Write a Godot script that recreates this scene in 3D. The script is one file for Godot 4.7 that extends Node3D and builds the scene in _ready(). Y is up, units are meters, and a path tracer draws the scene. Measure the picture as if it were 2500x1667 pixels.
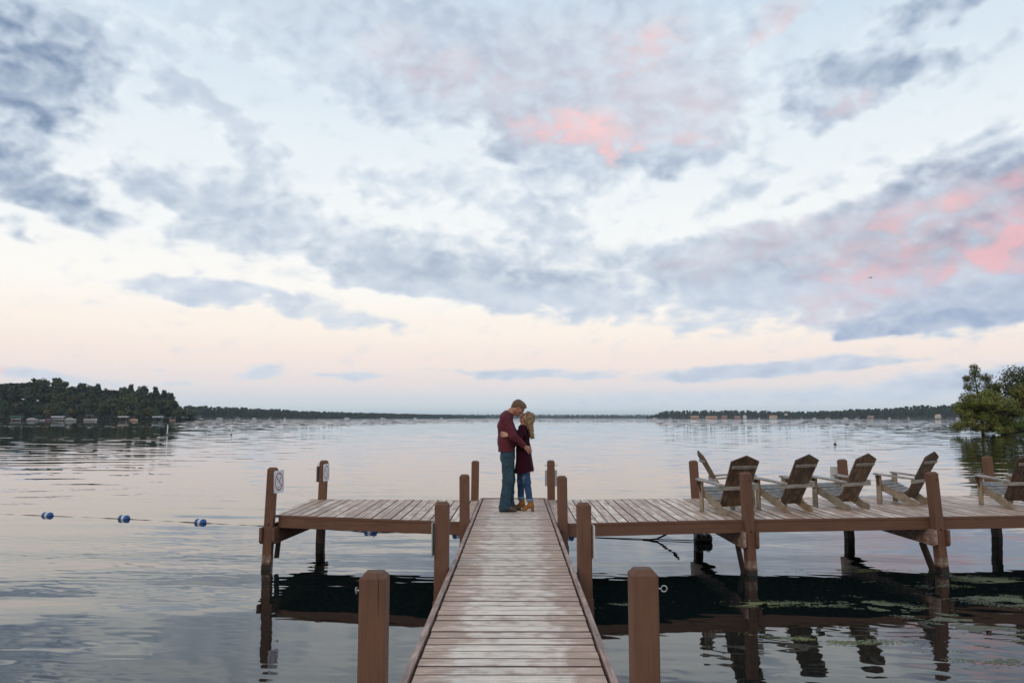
extends Node3D
# A T-shaped wooden dock on a calm lake at dusk; a couple kisses at its end. Water level is y = 0, the deck's top y = 0.78.

const DECK := 0.78
var taken := {}
var rng := RandomNumberGenerator.new()

# ------------------------------------------------------------------ sky maps (direction space, degrees)
const MAZ := 50.0
const MEL := 36.0
const MST := 0.2
var mw := int(2.0 * MAZ / MST)
var mh := int(MEL / MST)
var m_cov := PackedFloat32Array()
var m_dark := PackedFloat32Array()
var m_pink := PackedFloat32Array()
var m_wt := PackedFloat32Array()
var nz_a := FastNoiseLite.new()
var nz_b := FastNoiseLite.new()
var nz_c := FastNoiseLite.new()
var sky_rows: Array = []
var sky_w := 4096
var sky_h := 2048
var sky_step := 1
var sky_a0 := 0
var sky_n := 0

func _ready() -> void:
	rng.seed = 20
	# ---------------- camera
	var cam := Camera3D.new()
	cam.name = "camera"
	cam.fov = 2.0 * rad_to_deg(atan(833.5 / 1843.0))
	cam.near = 0.1
	cam.far = 30000.0
	cam.position = Vector3(0, 2.25, 0)
	cam.rotation = Vector3(atan(187.0 / 1843.0), deg_to_rad(0.25), 0)
	add_child(cam)
	cam.current = true
	# ---------------- sky, air, exposure
	var env := Environment.new()
	env.background_mode = Environment.BG_SKY
	var sm := PanoramaSkyMaterial.new()
	sm.panorama = make_sky()
	sm.energy_multiplier = 1.0
	env.sky = Sky.new()
	env.sky.sky_material = sm
	env.background_energy_multiplier = 1.0
	env.tonemap_mode = Environment.TONE_MAPPER_LINEAR
	env.tonemap_exposure = 1.1
	env.fog_enabled = true
	env.fog_density = 0.00008
	env.fog_light_color = Color(0.86, 0.93, 1.0)
	env.sdfgi_enabled = true
	env.ssao_enabled = true
	env.ssil_enabled = true
	var we := WorldEnvironment.new()
	we.name = "world_environment"
	we.environment = env
	add_child(we)
	# ---------------- the last glow of the sun, low behind the camera
	var sun := DirectionalLight3D.new()
	sun.name = "sun"
	sun.light_energy = 0.17
	sun.light_color = Color(1.0, 0.86, 0.74)
	sun.light_angular_distance = 24.0
	sun.shadow_enabled = true
	sun.rotation = Vector3(deg_to_rad(-30), deg_to_rad(-35), 0)
	add_child(sun)
	build_textures()
	build_water()
	build_land()
	build_dock()
	build_chairs()
	build_people()
	build_signs()
	build_floats()
	build_small_things()
	build_shore_things()
	build_near_trees()

# ================================================================== SKY
func _splat(m: PackedFloat32Array, az: float, el: float, ra: float, re: float, rot: float, amt: float, other: PackedFloat32Array, v: float, use: bool) -> void:
	var c := cos(deg_to_rad(rot))
	var s := -sin(deg_to_rad(rot))
	var reach := maxf(ra, re) * 1.75
	for j in range(maxi(0, int((el - reach) / MST)), mini(mh - 1, int((el + reach) / MST)) + 1):
		for i in range(maxi(0, int((az - reach + MAZ) / MST)), mini(mw - 1, int((az + reach + MAZ) / MST)) + 1):
			var x := (i + 0.5) * MST - MAZ - az
			var y := (j + 0.5) * MST - el
			var u := (x * c + y * s) / ra
			var w := (-x * s + y * c) / re
			if w < 0.0:
				w *= 1.15
			var d := u * u + w * w
			if d > 3.0:
				continue
			var g := amt * exp(-d * d * 0.55)
			var at := j * mw + i
			var was := m[at]
			m[at] = maxf(was, g) + 0.28 * minf(was, g)
			if use:
				other[at] += g * g * v
				m_wt[at] += g * g

func _c(az: float, el: float, ra: float, re: float, rot: float, amt: float, dark: float) -> void:
	_splat(m_cov, az, el, ra, re, rot, amt, m_dark, dark, true)

func _p(az: float, el: float, ra: float, re: float, rot: float, amt: float) -> void:
	_splat(m_pink, az, el, ra, re, rot, amt, m_pink, 0.0, false)

func _map(m: PackedFloat32Array, az: float, el: float) -> float:
	var x := clampf((az + MAZ) / MST - 0.5, 0.0, mw - 1.001)
	var y := clampf(el / MST - 0.5, 0.0, mh - 1.001)
	var i := int(x)
	var j := int(y)
	var fx := x - i
	var fy := y - j
	var k := j * mw + i
	return lerpf(lerpf(m[k], m[k + 1], fx), lerpf(m[k + mw], m[k + mw + 1], fx), fy)

func _grad(el: float) -> Color:
	var stops := [[0.0, Color(.752, .811, .84)], [1.3, Color(.806, .830, .854)], [2.6, Color(.879, .850, .850)], [4.2, Color(.927, .874, .850)], [6.5, Color(.956, .917, .879)], [9.5, Color(.956, .947, .927)], [14.0, Color(.925, .938, .940)], [19.0, Color(.885, .916, .935)], [25.0, Color(.82, .872, .915)], [32.0, Color(.73, .805, .872)], [45.0, Color(.66, .75, .845)], [90.0, Color(.50, .62, .77)]]
	for k in stops.size() - 1:
		if el <= stops[k + 1][0]:
			var t: float = (el - stops[k][0]) / (stops[k + 1][0] - stops[k][0])
			return stops[k][1].lerp(stops[k + 1][1], smoothstep(0.0, 1.0, t) * 0.5 + t * 0.5)
	return stops[-1][1]

func _sky_row(row: int) -> void:
	var out := PackedByteArray()
	out.resize(sky_n * 4)
	var el := 90.0 - (row * sky_step + sky_step * 0.5) * 180.0 / sky_h
	var base := _grad(maxf(el, 0.0))
	var er := deg_to_rad(maxf(el, 0.0))
	for k in sky_n:
		var az := (sky_a0 + k * sky_step + sky_step * 0.5) * 360.0 / sky_w
		if az > 180.0:
			az -= 360.0
		var ar := deg_to_rad(az)
		# a flat cloud deck seen in perspective, eased towards the horizon
		var q := 1.0 / (tan(er) + 0.11) if el < 80.0 else 0.17
		var px := sin(ar) * q
		var pz := cos(ar) * q
		var w1 := nz_a.get_noise_2d(px * 30.0, pz * 30.0)
		var w2 := nz_a.get_noise_2d(px * 30.0 + 400.0, pz * 30.0 - 90.0)
		var f1 := nz_b.get_noise_2d(px * 62.0 + w1 * 9.0, pz * 62.0 + w2 * 9.0)
		var f2 := nz_c.get_noise_2d(az * 3.2 + w2 * 3.0, el * 6.4 + w1 * 3.0)
		var f3 := nz_b.get_noise_2d(az * 4.5 + 900.0 + w1 * 6.0, el * 8.0 + w2 * 6.0)
		var f4 := nz_b.get_noise_2d(az * 8.0 + w2 * 6.0 + f3 * 4.0, el * 12.5 + w1 * 6.0 - f2 * 4.0)
		var f5 := nz_b.get_noise_2d(az * 30.0 + f4 * 6.0, el * 44.0 + f3 * 6.0 + 300.0)
		var inside := 1.0 - smoothstep(38.0, 48.0, absf(az)) if el < 36.0 else 0.0
		inside *= 1.0 - smoothstep(29.0, 35.0, el)
		var cov := 0.0
		var dark := 0.4
		var pink := 0.0
		if inside > 0.0:
			var damp := clampf(el / 9.0, 0.22, 1.0)
			var wa := az + (w1 * 1.0 + f2 * 0.8 + f3 * 0.7) * clampf(el / 6.0, 0.5, 1.0)
			var we := el + (w2 * 0.7 + f3 * 0.6 + f2 * 0.4) * damp
			cov = _map(m_cov, wa, we)
			dark = _map(m_dark, wa, we)
			var low := 1.0 - smoothstep(4.0, 7.0, el)
			cov *= 1.0 + 0.35 * low
			dark += 0.16 * low
			pink = _map(m_pink, az + w1 * 1.2 + f3 * 1.2 + f4 * 1.0, el + (w2 * 0.8 + f2 * 0.8 + f4 * 0.6) * damp)
		if inside < 1.0:
			var g := clampf(0.45 + 0.9 * nz_a.get_noise_2d(px * 14.0 + 77.0, pz * 14.0), 0.0, 1.0) * smoothstep(3.0, 9.0, el)
			cov = lerpf(g, cov, inside)
			dark = lerpf(0.45, dark, inside)
		var tex := 0.74 * f4 + 0.24 * f1 + 0.36 * f3 + 0.10 * f5
		var dens := cov * 0.92 + 0.06 + tex * (0.50 + 0.10 * cov) * (0.35 + 0.65 * smoothstep(0.3, 5.0, el))
		var d := smoothstep(0.10, 0.84, dens)
		var thick := smoothstep(0.45, 1.15, dens)
		var shade := clampf(dark * (0.58 + 0.36 * thick) + (0.17 * f4 + 0.15 * f2 + 0.03 * f5) * (0.6 + 0.8 * dark), 0.0, 1.15)
		var light := Color(.805, .845, .89).lerp(base, 0.15)
		var deep := Color(.33, .42, .555).lerp(Color(.60, .665, .775), 1.0 - smoothstep(9.0, 11.0, el))
		var cc := light.lerp(deep, clampf(pow(maxf(shade, 0.0), 2.0), 0.0, 1.0))
		# thin bright edges where light leaks through
		var rim := smoothstep(0.02, 0.2, dens) * (1.0 - smoothstep(0.25, 0.5, dens)) * smoothstep(5.0, 10.0, el) * smoothstep(0.1, 0.4, cov)
		var c := base.lerp(Color(0.985, 0.988, 0.985), rim * 0.22)
		c = c.lerp(cc, d * 0.96)
		if pink > 0.01:
			var pk := clampf(pink * (0.72 + 0.9 * f4 + 0.5 * f3 + 0.3 * f1), 0.0, 1.0) * smoothstep(0.12, 0.5, dens + pink * 0.3)
			c = c.lerp(Color(.975, .80, .79).lerp(Color(.90, .66, .69), clampf(dark * 1.5 - 0.5, 0.0, 1.0)), pk * 0.8)
		if absf(az) > 90.0: # towards the sunken sun
			var warm := smoothstep(90.0, 170.0, absf(az)) * exp(-el / 14.0)
			c = c.lerp(Color(1.0, .90, .76), warm * 0.55)
		var h := fposmod(sin(k * 12.9898 + row * 78.233) * 43758.5453, 1.0) - 0.5
		out[k * 4] = clampi(roundi(c.r * 255.0 + h), 0, 255)
		out[k * 4 + 1] = clampi(roundi(c.g * 255.0 + h), 0, 255)
		out[k * 4 + 2] = clampi(roundi(c.b * 255.0 + h), 0, 255)
		out[k * 4 + 3] = 255
	sky_rows[row] = out

func _sky_part(step: int, a0: int, count: int, rows: int, first: int) -> Image:
	sky_step = step
	sky_a0 = a0
	sky_n = count
	sky_rows = []
	sky_rows.resize(first + rows)
	var id := WorkerThreadPool.add_group_task(_sky_row, first + rows, 4, true)
	WorkerThreadPool.wait_for_group_task_completion(id)
	var all := PackedByteArray()
	for r in range(first, first + rows):
		all.append_array(sky_rows[r])
	return Image.create_from_data(count, rows, false, Image.FORMAT_RGBA8, all)

func make_sky() -> ImageTexture:
	m_cov.resize(mw * mh)
	m_dark.resize(mw * mh)
	m_pink.resize(mw * mh)
	m_wt.resize(mw * mh)
	m_wt.fill(0.03)
	m_dark.fill(0.012)
	nz_a.seed = 5
	nz_a.noise_type = FastNoiseLite.TYPE_SIMPLEX_SMOOTH
	nz_a.frequency = 0.05
	nz_a.fractal_octaves = 3
	nz_b.seed = 11
	nz_b.noise_type = FastNoiseLite.TYPE_SIMPLEX_SMOOTH
	nz_b.frequency = 0.05
	nz_b.fractal_octaves = 5
	nz_b.fractal_gain = 0.47
	nz_c.seed = 23
	nz_c.noise_type = FastNoiseLite.TYPE_SIMPLEX_SMOOTH
	nz_c.frequency = 0.06
	nz_c.fractal_octaves = 4
	lay_clouds()
	for k in m_dark.size():
		m_dark[k] /= m_wt[k]
	# the whole sky coarsely, then the part ahead at full detail
	var whole := _sky_part(8, 0, sky_w / 8, sky_h / 8, 0)
	whole.resize(sky_w, sky_h, Image.INTERPOLATE_BILINEAR)
	var top := int((90.0 - 42.0) / 180.0 * sky_h)
	var rows := sky_h / 2 - top
	var half := int(44.0 / 360.0 * sky_w)
	var right := _sky_part(1, 0, half, rows, top)
	whole.blit_rect(right, Rect2i(0, 0, half, rows), Vector2i(0, top))
	var left := _sky_part(1, sky_w - half, half, rows, top)
	whole.blit_rect(left, Rect2i(0, 0, half, rows), Vector2i(sky_w - half, top))
	return ImageTexture.create_from_image(whole)

func lay_clouds() -> void:
	_c(-34.2, 22.4, 5, 2.78, 20, 0.95, 0.74); _c(-31.3, 23.9, 3.1, 1.8, 30, 0.8, 0.6); _c(-34, 19.8, 2.9, 1.82, 10, 1, 0.74)
	_c(-34.3, 17.2, 2.1, 1.05, 10, 0.7, 0.65); _c(-33.2, 14.7, 4.1, 1.63, 15, 1, 0.7); _c(-30.4, 13.1, 2.5, 1.13, 10, 0.6, 0.45)
	_c(-34.5, 11.8, 1.4, 0.68, 20, 0.6, 0.45); _c(-28.2, 25.6, 4.3, 1.3, 20, 0.35, 0.4); _c(-24, 21.6, 3.7, 1.18, 32, 0.85, 0.35)
	_c(-20.7, 19.3, 2.7, 1.47, 35, 0.6, 0.3); _c(-19.4, 18.1, 2.4, 1.49, 40, 0.6, 0.35); _c(-24.3, 15.3, 5.4, 1.23, 18, 0.85, 0.45)
	_c(-20.2, 14.8, 5.1, 2.12, 10, 0.85, 0.4); _c(-21, 12.7, 5, 0.97, 5, 0.7, 0.35); _c(-27, 13, 1.6, 0.58, 0, 0.4, 0.2)
	_c(-15.9, 15.2, 1.9, 1.24, 20, 0.45, 0.35); _c(-13.7, 13.8, 1.9, 1.26, 0, 0.5, 0.3); _c(-20.9, 8.8, 6, 0.8, 3, 0.95, 0.5)
	_c(-24.6, 8.2, 2.6, 0.45, 5, 0.9, 0.5); _c(-16.1, 8.1, 3.4, 0.54, 5, 0.6, 0.35); _c(-12.3, 7.2, 3.8, 0.45, 5, 0.65, 0.35)
	_c(-9.4, 11.7, 5.6, 1.68, 10, 0.9, 0.4); _c(-10.7, 10.3, 4.9, 1.07, 8, 0.85, 0.45); _c(-2.8, 10.5, 11, 1.9, 6, 1, 0.5)
	_c(2.2, 8.7, 6.3, 1.25, 5, 1, 0.55); _c(-5.5, 13.5, 2.7, 0.97, 0, 0.5, 0.35); _c(2.9, 13.1, 4, 1.62, 10, 0.7, 0.35)
	_c(1.6, 15.1, 3.7, 1.93, 0, 0.65, 0.35); _c(-1.1, 17.3, 10.2, 1.91, 0, 0.45, 0.28); _c(-9.5, 17.1, 4.3, 1.88, 0, 0.42, 0.25)
	_c(-10.3, 23.8, 4.7, 2.21, 10, 0.75, 0.38); _c(-3.6, 26.4, 7.6, 3.04, 10, 0.9, 0.42); _c(0.6, 23.1, 8.6, 1.96, 0, 0.8, 0.42)
	_c(3.3, 20, 5.8, 2.33, 15, 0.9, 0.5); _c(6.8, 25.7, 7.5, 3.34, 0, 0.75, 0.38); _c(10.7, 21.9, 6.6, 2.55, 0, 0.8, 0.38)
	_c(12.3, 19.9, 4.9, 1.46, 5, 0.75, 0.42); _c(11.3, 18.7, 2.6, 0.92, 0, 0.7, 0.6); _c(-16.2, 24.2, 1.9, 1.72, 0, 0.4, 0.3)
	_c(-14.1, 27.9, 5.6, 1.66, 0, 0.6, 0.3); _c(-8.1, 29.3, 7.2, 1.24, 0, 0.65, 0.4); _c(-18.9, 28.3, 3.4, 1.21, 0, 0.4, 0.35)
	_c(17, 16.8, 2.9, 1.16, -25, 0.65, 0.38); _c(26.1, 23.2, 5.4, 1.3, 3, 1, 0.58); _c(24.1, 21.9, 3, 1.67, 0, 0.9, 0.5)
	_c(29.6, 22.6, 2.3, 0.79, 0, 0.75, 0.55); _c(23.1, 20.4, 1.7, 0.85, 0, 0.6, 0.45); _c(20.5, 27.8, 4.2, 0.85, -15, 0.65, 0.35)
	_c(30.6, 26.2, 4.1, 1, -8, 0.85, 0.6); _c(34.7, 23.6, 1.4, 0.62, -25, 0.5, 0.4); _c(15.3, 24.2, 2.9, 2.01, 0, 0.45, 0.3)
	_c(22.8, 12.1, 9.4, 1.98, -12, 0.95, 0.5); _c(16.8, 11.2, 6.1, 1.82, -5, 0.95, 0.45); _c(12.1, 11.8, 6.4, 1.53, -10, 0.85, 0.4)
	_c(19.7, 8.7, 8.8, 1.8, 3, 1.05, 0.6); _c(29.7, 14.6, 5.6, 2.38, -25, 1, 0.6); _c(33.6, 14.5, 3, 2.15, -20, 1.1, 0.75)
	_c(30.6, 8.8, 6.4, 1.92, 0, 1.15, 0.8); _c(32, 7.1, 5.5, 1.17, -3, 1.2, 0.95); _c(32.9, 11.1, 3.5, 2.2, -15, 1.1, 0.66)
	_c(27.1, 10, 4.2, 1.75, -5, 1, 0.7); _c(27.5, 6.1, 4.9, 0.7, 3, 1, 0.85); _c(33.9, 6.5, 2.5, 0.6, -4, 1.1, 0.98)
	_c(13.6, 6.9, 3.8, 0.42, 3, 0.6, 0.3); _c(7.8, 7.8, 2.6, 0.78, 0, 0.6, 0.38); _c(24.7, 16.7, 4.2, 0.38, -15, 0.42, 0.3)
	_c(-18.6, 3.3, 1.6, 0.53, -8, 0.6, 0.25); _c(-12.5, 3, 2.6, 0.26, 0, 0.6, 0.3); _c(0.5, 3.3, 6, 0.33, 1, 0.75, 0.38)
	_c(5.5, 2.9, 2, 0.16, 0, 0.5, 0.3); _c(19, 3.5, 8, 0.44, -3, 0.9, 0.42); _c(13.5, 3.1, 3.1, 0.35, 0, 0.65, 0.4)
	_c(30.3, 2.5, 4.6, 0.68, -3, 0.8, 0.45); _c(33.6, 2.8, 2.3, 0.55, 0, 0.8, 0.5); _c(16.5, 1.4, 15.7, 0.69, -1, 0.45, 0.3)
	_c(27.8, 1.6, 7.7, 0.46, -2, 0.6, 0.35); _c(-32.3, 2.7, 2.1, 0.36, 5, 0.5, 0.28); _c(-24.3, 2.3, 1, 0.18, -5, 0.5, 0.25)
	_c(-25.2, 3.3, 0.3, 0.12, 0, 0.5, 0.25); _c(-34.4, 6.1, 0.4, 0.14, 0, 0.5, 0.4); _c(-28.3, 2.3, 3.1, 0.29, 4, 0.35, 0.25)
	_c(-11.4, 27.2, 14, 3.38, 0, 0.5, 0.3); _c(4, 28.4, 12.1, 3.1, 0, 0.6, 0.33); _c(10.8, 24.3, 8.6, 4.67, 0, 0.5, 0.33)
	_c(24.1, 9.6, 12.5, 3.3, -3, 0.9, 0.6); _c(31.9, 9.5, 6.2, 2.51, -8, 0.9, 0.78)
	_p(10.5, 26.8, 2.7, 1.19, -10, 0.55); _p(9.1, 26.2, 1.7, 0.57, 0, 0.35); _p(5.3, 21.3, 3.7, 1.28, 5, 1.05)
	_p(6.8, 19.7, 1.1, 0.8, 60, 0.9); _p(11.7, 19.9, 3.3, 0.43, 0, 0.5); _p(19.8, 27.2, 2.3, 0.7, -30, 0.38)
	_p(24.9, 21.6, 1.2, 0.72, 0, 0.38); _p(33.2, 11.5, 3.5, 1.69, -26, 0.95); _p(26.8, 9.4, 5.3, 1.47, -24, 0.35)
	_p(34.2, 9.8, 1.8, 1.09, -10, 0.6); _p(29.6, 13.7, 3.3, 0.96, -14, 0.65); _p(34.3, 15.4, 1.6, 0.8, -20, 0.65)
	_p(30.5, 10.1, 3.7, 0.96, -25, 0.5); _p(25.2, 10.4, 2.5, 0.83, 0, 0.42); _p(22.4, 10.7, 1.7, 0.55, 0, 0.3)
	_p(25.4, 8.3, 3.3, 0.89, 0, 0.2); _p(-34.2, 3, 0.8, 0.33, 0, 0.5); _p(-9.7, 26.2, 2.7, 1.44, 0, 0.2)
	_p(-3.2, 25.1, 5.2, 1.77, 0, 0.25); _p(12.7, 22.4, 3.9, 2.37, 0, 0.25); _p(2.3, 22.4, 2.7, 0.76, 0, 0.2)
	_p(18.7, 12.5, 6, 1.23, -8, 0.25); _p(28, 11.6, 2.9, 1.15, -10, 0.4); _p(29.6, 12, 7.1, 3.4, -15, 0.3)
	_p(5.7, 24.3, 8.8, 3.85, 0, 0.16)

# ================================================================== HELPERS
func numbered(called: String) -> String:
	var n: int = taken.get(called, 0)
	taken[called] = n + 1
	return called if n == 0 else "%s_%03d" % [called, n]

func tag(o: Node3D, label: String, category: String, group := "") -> Node3D:
	o.set_meta("label", label)
	o.set_meta("category", category)
	if group:
		o.set_meta("group", group)
	return o

func thing(called: String, label: String, category: String, at := Vector3.ZERO, turn := 0.0, group := "") -> Node3D:
	var o := Node3D.new()
	o.name = numbered(called)
	add_child(o)
	o.position = at
	o.rotation.y = turn
	return tag(o, label, category, group)

func obj(called: String, mesh: Mesh, mat: Material, parent: Node3D = null, at := Transform3D()) -> MeshInstance3D:
	var o := MeshInstance3D.new()
	o.mesh = mesh
	o.material_override = mat
	o.transform = at
	o.cast_shadow = GeometryInstance3D.SHADOW_CASTING_SETTING_ON
	if parent == null:
		o.name = numbered(called)
		add_child(o)
	else:
		o.name = called
		parent.add_child(o, true)
	return o

func structure(called: String, mesh: Mesh, mat: Material) -> MeshInstance3D:
	var o := obj(called, mesh, mat)
	o.set_meta("kind", "structure")
	return o

func copy_of(o: Node3D, called: String, at: Vector3, turn: float, label: String) -> Node3D:
	var c: Node3D = o.duplicate()
	c.name = numbered(called)
	add_child(c)
	c.position = at
	c.rotation.y = turn
	c.set_meta("label", label)
	return c

func tool() -> SurfaceTool:
	var st := SurfaceTool.new()
	st.begin(Mesh.PRIMITIVE_TRIANGLES)
	return st

func done(st: SurfaceTool, smooth := false) -> ArrayMesh:
	if not smooth:
		st.generate_normals()
	return st.commit()

# one flat triangle, wound so that it faces away from `mid`
func tri(st: SurfaceTool, a: Vector3, b: Vector3, c: Vector3, mid: Vector3, ua := Vector2.ZERO, ub := Vector2.ZERO, uc := Vector2.ZERO) -> void:
	if (b - a).cross(c - a).dot(a + b + c - mid * 3.0) > 0.0:
		var t := b
		b = c
		c = t
		var u := ub
		ub = uc
		uc = u
	st.set_uv(ua)
	st.add_vertex(a)
	st.set_uv(ub)
	st.add_vertex(b)
	st.set_uv(uc)
	st.add_vertex(c)

func quad(st: SurfaceTool, p: Array, mid: Vector3, uv: Array) -> void:
	tri(st, p[0], p[1], p[2], mid, uv[0], uv[1], uv[2])
	tri(st, p[0], p[2], p[3], mid, uv[0], uv[2], uv[3])

# a box with chamfered edges; u of its texture runs along the longest side
func box(st: SurfaceTool, c: Vector3, s: Vector3, ch := 0.004, xf := Transform3D(), uvm := Rect2(0, 0, 1, 1), side_v := -1.0) -> void:
	st.set_smooth_group(-1)
	var h := s * 0.5
	var lg := 0
	for i in 3:
		if s[i] > s[lg]:
			lg = i
	var mid := xf * c
	var put := func(p: Array, axis: int) -> void:
		var w: Array = []
		var uv: Array = []
		var a := lg
		var b := (lg + 1) % 3
		if axis == lg:
			a = (lg + 2) % 3
		elif axis == b:
			b = (lg + 2) % 3
		for v: Vector3 in p:
			w.append(xf * (c + v))
			var t := uvm.position.y + (v[b] + h[b]) * uvm.size.y
			if side_v >= 0.0 and (axis != 1 or (p.size() == 4 and absf(absf(p[0].y) - absf(p[2].y)) > 0.0001)):
				t = side_v + v.y * 0.2 # board sides use the strip darkened for gap shade and dirt
			uv.append(Vector2(uvm.position.x + (v[a] + h[a]) * uvm.size.x, t))
		for k in range(2, w.size()):
			tri(st, w[0], w[k - 1], w[k], mid, uv[0], uv[k - 1], uv[k])
	for a in 3:
		var b := (a + 1) % 3
		var d := (a + 2) % 3
		for s1 in [-1.0, 1.0]:
			var q: Array = []
			for e in [[-1.0, -1.0], [1.0, -1.0], [1.0, 1.0], [-1.0, 1.0]]:
				var v := Vector3.ZERO
				v[a] = s1 * h[a]
				v[b] = e[0] * (h[b] - ch)
				v[d] = e[1] * (h[d] - ch)
				q.append(v)
			put.call(q, a)
			for s2 in [-1.0, 1.0]: # the edge between the faces of a and b
				var r: Array = []
				for e in [[0, -1.0], [1, -1.0], [1, 1.0], [0, 1.0]]:
					var v := Vector3.ZERO
					v[a] = s1 * (h[a] if e[0] == 0 else h[a] - ch)
					v[b] = s2 * (h[b] - ch if e[0] == 0 else h[b])
					v[d] = e[1] * (h[d] - ch)
					r.append(v)
				put.call(r, a if a != lg else b)
				for s3 in [-1.0, 1.0]:
					if a == 0:
						put.call([Vector3(s1 * h.x, s2 * (h.y - ch), s3 * (h.z - ch)), Vector3(s1 * (h.x - ch), s2 * h.y, s3 * (h.z - ch)), Vector3(s1 * (h.x - ch), s2 * (h.y - ch), s3 * h.z)], 0)

func box_mesh(c: Vector3, s: Vector3, ch := 0.004, xf := Transform3D(), uvm := Rect2(0, 0, 1, 1)) -> ArrayMesh:
	var st := tool()
	box(st, c, s, ch, xf, uvm)
	return done(st)

# a flat outline (x, y) given thickness along z, with a small chamfer; uv in metres
func slab(st: SurfaceTool, outline: PackedVector2Array, z0: float, z1: float, xf := Transform3D(), off := Vector2.ZERO, swap := false) -> void:
	st.set_smooth_group(-1)
	var idx := Geometry2D.triangulate_polygon(outline)
	var mid2 := Vector2.ZERO
	for p in outline:
		mid2 += p / outline.size()
	for z in [z0, z1]:
		var mid := Vector3(mid2.x, mid2.y, (z0 + z1) * 0.5)
		for k in range(0, idx.size(), 3):
			var v: Array = []
			var uv: Array = []
			for m in 3:
				var p := outline[idx[k + m]]
				v.append(xf * Vector3(p.x, p.y, z))
				uv.append(off + (Vector2(p.y, p.x) if swap else p))
			var inner := xf * Vector3(outline[idx[k]].x, outline[idx[k]].y, mid.z)
			tri(st, v[0], v[1], v[2], inner, uv[0], uv[1], uv[2])
	var ccw := not Geometry2D.is_polygon_clockwise(outline)
	for k in outline.size():
		var a := outline[k]
		var b := outline[(k + 1) % outline.size()]
		var nrm := Vector2(b.y - a.y, a.x - b.x) * (1.0 if ccw else -1.0)
		var m2 := (a + b) * 0.5 - nrm.normalized() * 0.01
		quad(st, [xf * Vector3(a.x, a.y, z0), xf * Vector3(b.x, b.y, z0), xf * Vector3(b.x, b.y, z1), xf * Vector3(a.x, a.y, z1)], xf * Vector3(m2.x, m2.y, (z0 + z1) * 0.5), [off + a, off + b, off + b + Vector2(0, z1 - z0), off + a + Vector2(0, z1 - z0)])

func slab_mesh(outline: PackedVector2Array, z0: float, z1: float, xf := Transform3D(), off := Vector2.ZERO, swap := false) -> ArrayMesh:
	var st := tool()
	slab(st, outline, z0, z1, xf, off, swap)
	return done(st)

# a tube along points with a radius at each
func tube(st: SurfaceTool, pts: Array, rad: Array, sides := 8, color := Color.WHITE) -> void:
	st.set_smooth_group(0)
	st.set_color(color)
	var rings: Array = []
	var right := Vector3.ZERO
	for i in pts.size():
		var t: Vector3 = (pts[mini(i + 1, pts.size() - 1)] - pts[maxi(i - 1, 0)]).normalized()
		if right == Vector3.ZERO:
			right = t.cross(Vector3.UP if absf(t.y) < 0.9 else Vector3.RIGHT).normalized()
		right = (right - t * right.dot(t)).normalized()
		var up := right.cross(t)
		var ring: Array = []
		for k in sides:
			var a := TAU * k / sides
			ring.append(pts[i] + (right * cos(a) + up * sin(a)) * rad[i])
		rings.append(ring)
	for i in pts.size() - 1:
		for k in sides:
			var k2 := (k + 1) % sides
			quad(st, [rings[i][k], rings[i][k2], rings[i + 1][k2], rings[i + 1][k]], (pts[i] + pts[i + 1]) * 0.5, [Vector2(i * 0.3, k * 0.1), Vector2(i * 0.3, (k + 1) * 0.1), Vector2(i * 0.3 + 0.3, (k + 1) * 0.1), Vector2(i * 0.3 + 0.3, k * 0.1)])
	for e in [0, pts.size() - 1]:
		var other: Vector3 = pts[1] if e == 0 else pts[-2]
		for k in sides:
			tri(st, pts[e], rings[e][k], rings[e][(k + 1) % sides], other)

func tube_mesh(pts: Array, rad: Array, sides := 8) -> ArrayMesh:
	var st := tool()
	tube(st, pts, rad, sides)
	return done(st)

# a ring (torus) about the x axis
func ring_mesh(r: float, t: float) -> ArrayMesh:
	var st := tool()
	st.set_smooth_group(0)
	for i in 14:
		for j in 6:
			var p: Array = []
			for e in [[0, 0], [1, 0], [1, 1], [0, 1]]:
				var a: float = TAU * (i + e[0]) / 14.0
				var b: float = TAU * (j + e[1]) / 6.0
				p.append(Vector3(cos(a), sin(a), 0) * (r + t * cos(b)) + Vector3(0, 0, t * sin(b)))
			var am := TAU * (i + 0.5) / 14.0
			quad(st, p, Vector3(cos(am), sin(am), 0) * r, [Vector2.ZERO, Vector2.ZERO, Vector2.ZERO, Vector2.ZERO])
	return done(st)

func mat(c: Color, rough := 0.7, metal := 0.0) -> StandardMaterial3D:
	var m := StandardMaterial3D.new()
	m.albedo_color = c.linear_to_srgb()
	m.roughness = rough
	m.metallic = metal
	return m

func vmat(rough := 0.8) -> StandardMaterial3D:
	var m := mat(Color.WHITE, rough)
	m.vertex_color_use_as_albedo = true
	return m

func noise(sd: int, f: float, oct := 3) -> FastNoiseLite:
	var n := FastNoiseLite.new()
	n.seed = sd
	n.noise_type = FastNoiseLite.TYPE_SIMPLEX_SMOOTH
	n.frequency = f
	n.fractal_octaves = oct
	return n

func painted(w: int, h: int, f: Callable) -> Image:
	var b := PackedByteArray()
	b.resize(w * h * 4)
	for y in h:
		for x in w:
			var c: Color = f.call(x, y)
			var at := (y * w + x) * 4
			b[at] = clampi(int(c.r * 255.0 + 0.5), 0, 255)
			b[at + 1] = clampi(int(c.g * 255.0 + 0.5), 0, 255)
			b[at + 2] = clampi(int(c.b * 255.0 + 0.5), 0, 255)
			b[at + 3] = clampi(int(c.a * 255.0 + 0.5), 0, 255)
	return Image.create_from_data(w, h, false, Image.FORMAT_RGBA8, b)

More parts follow.
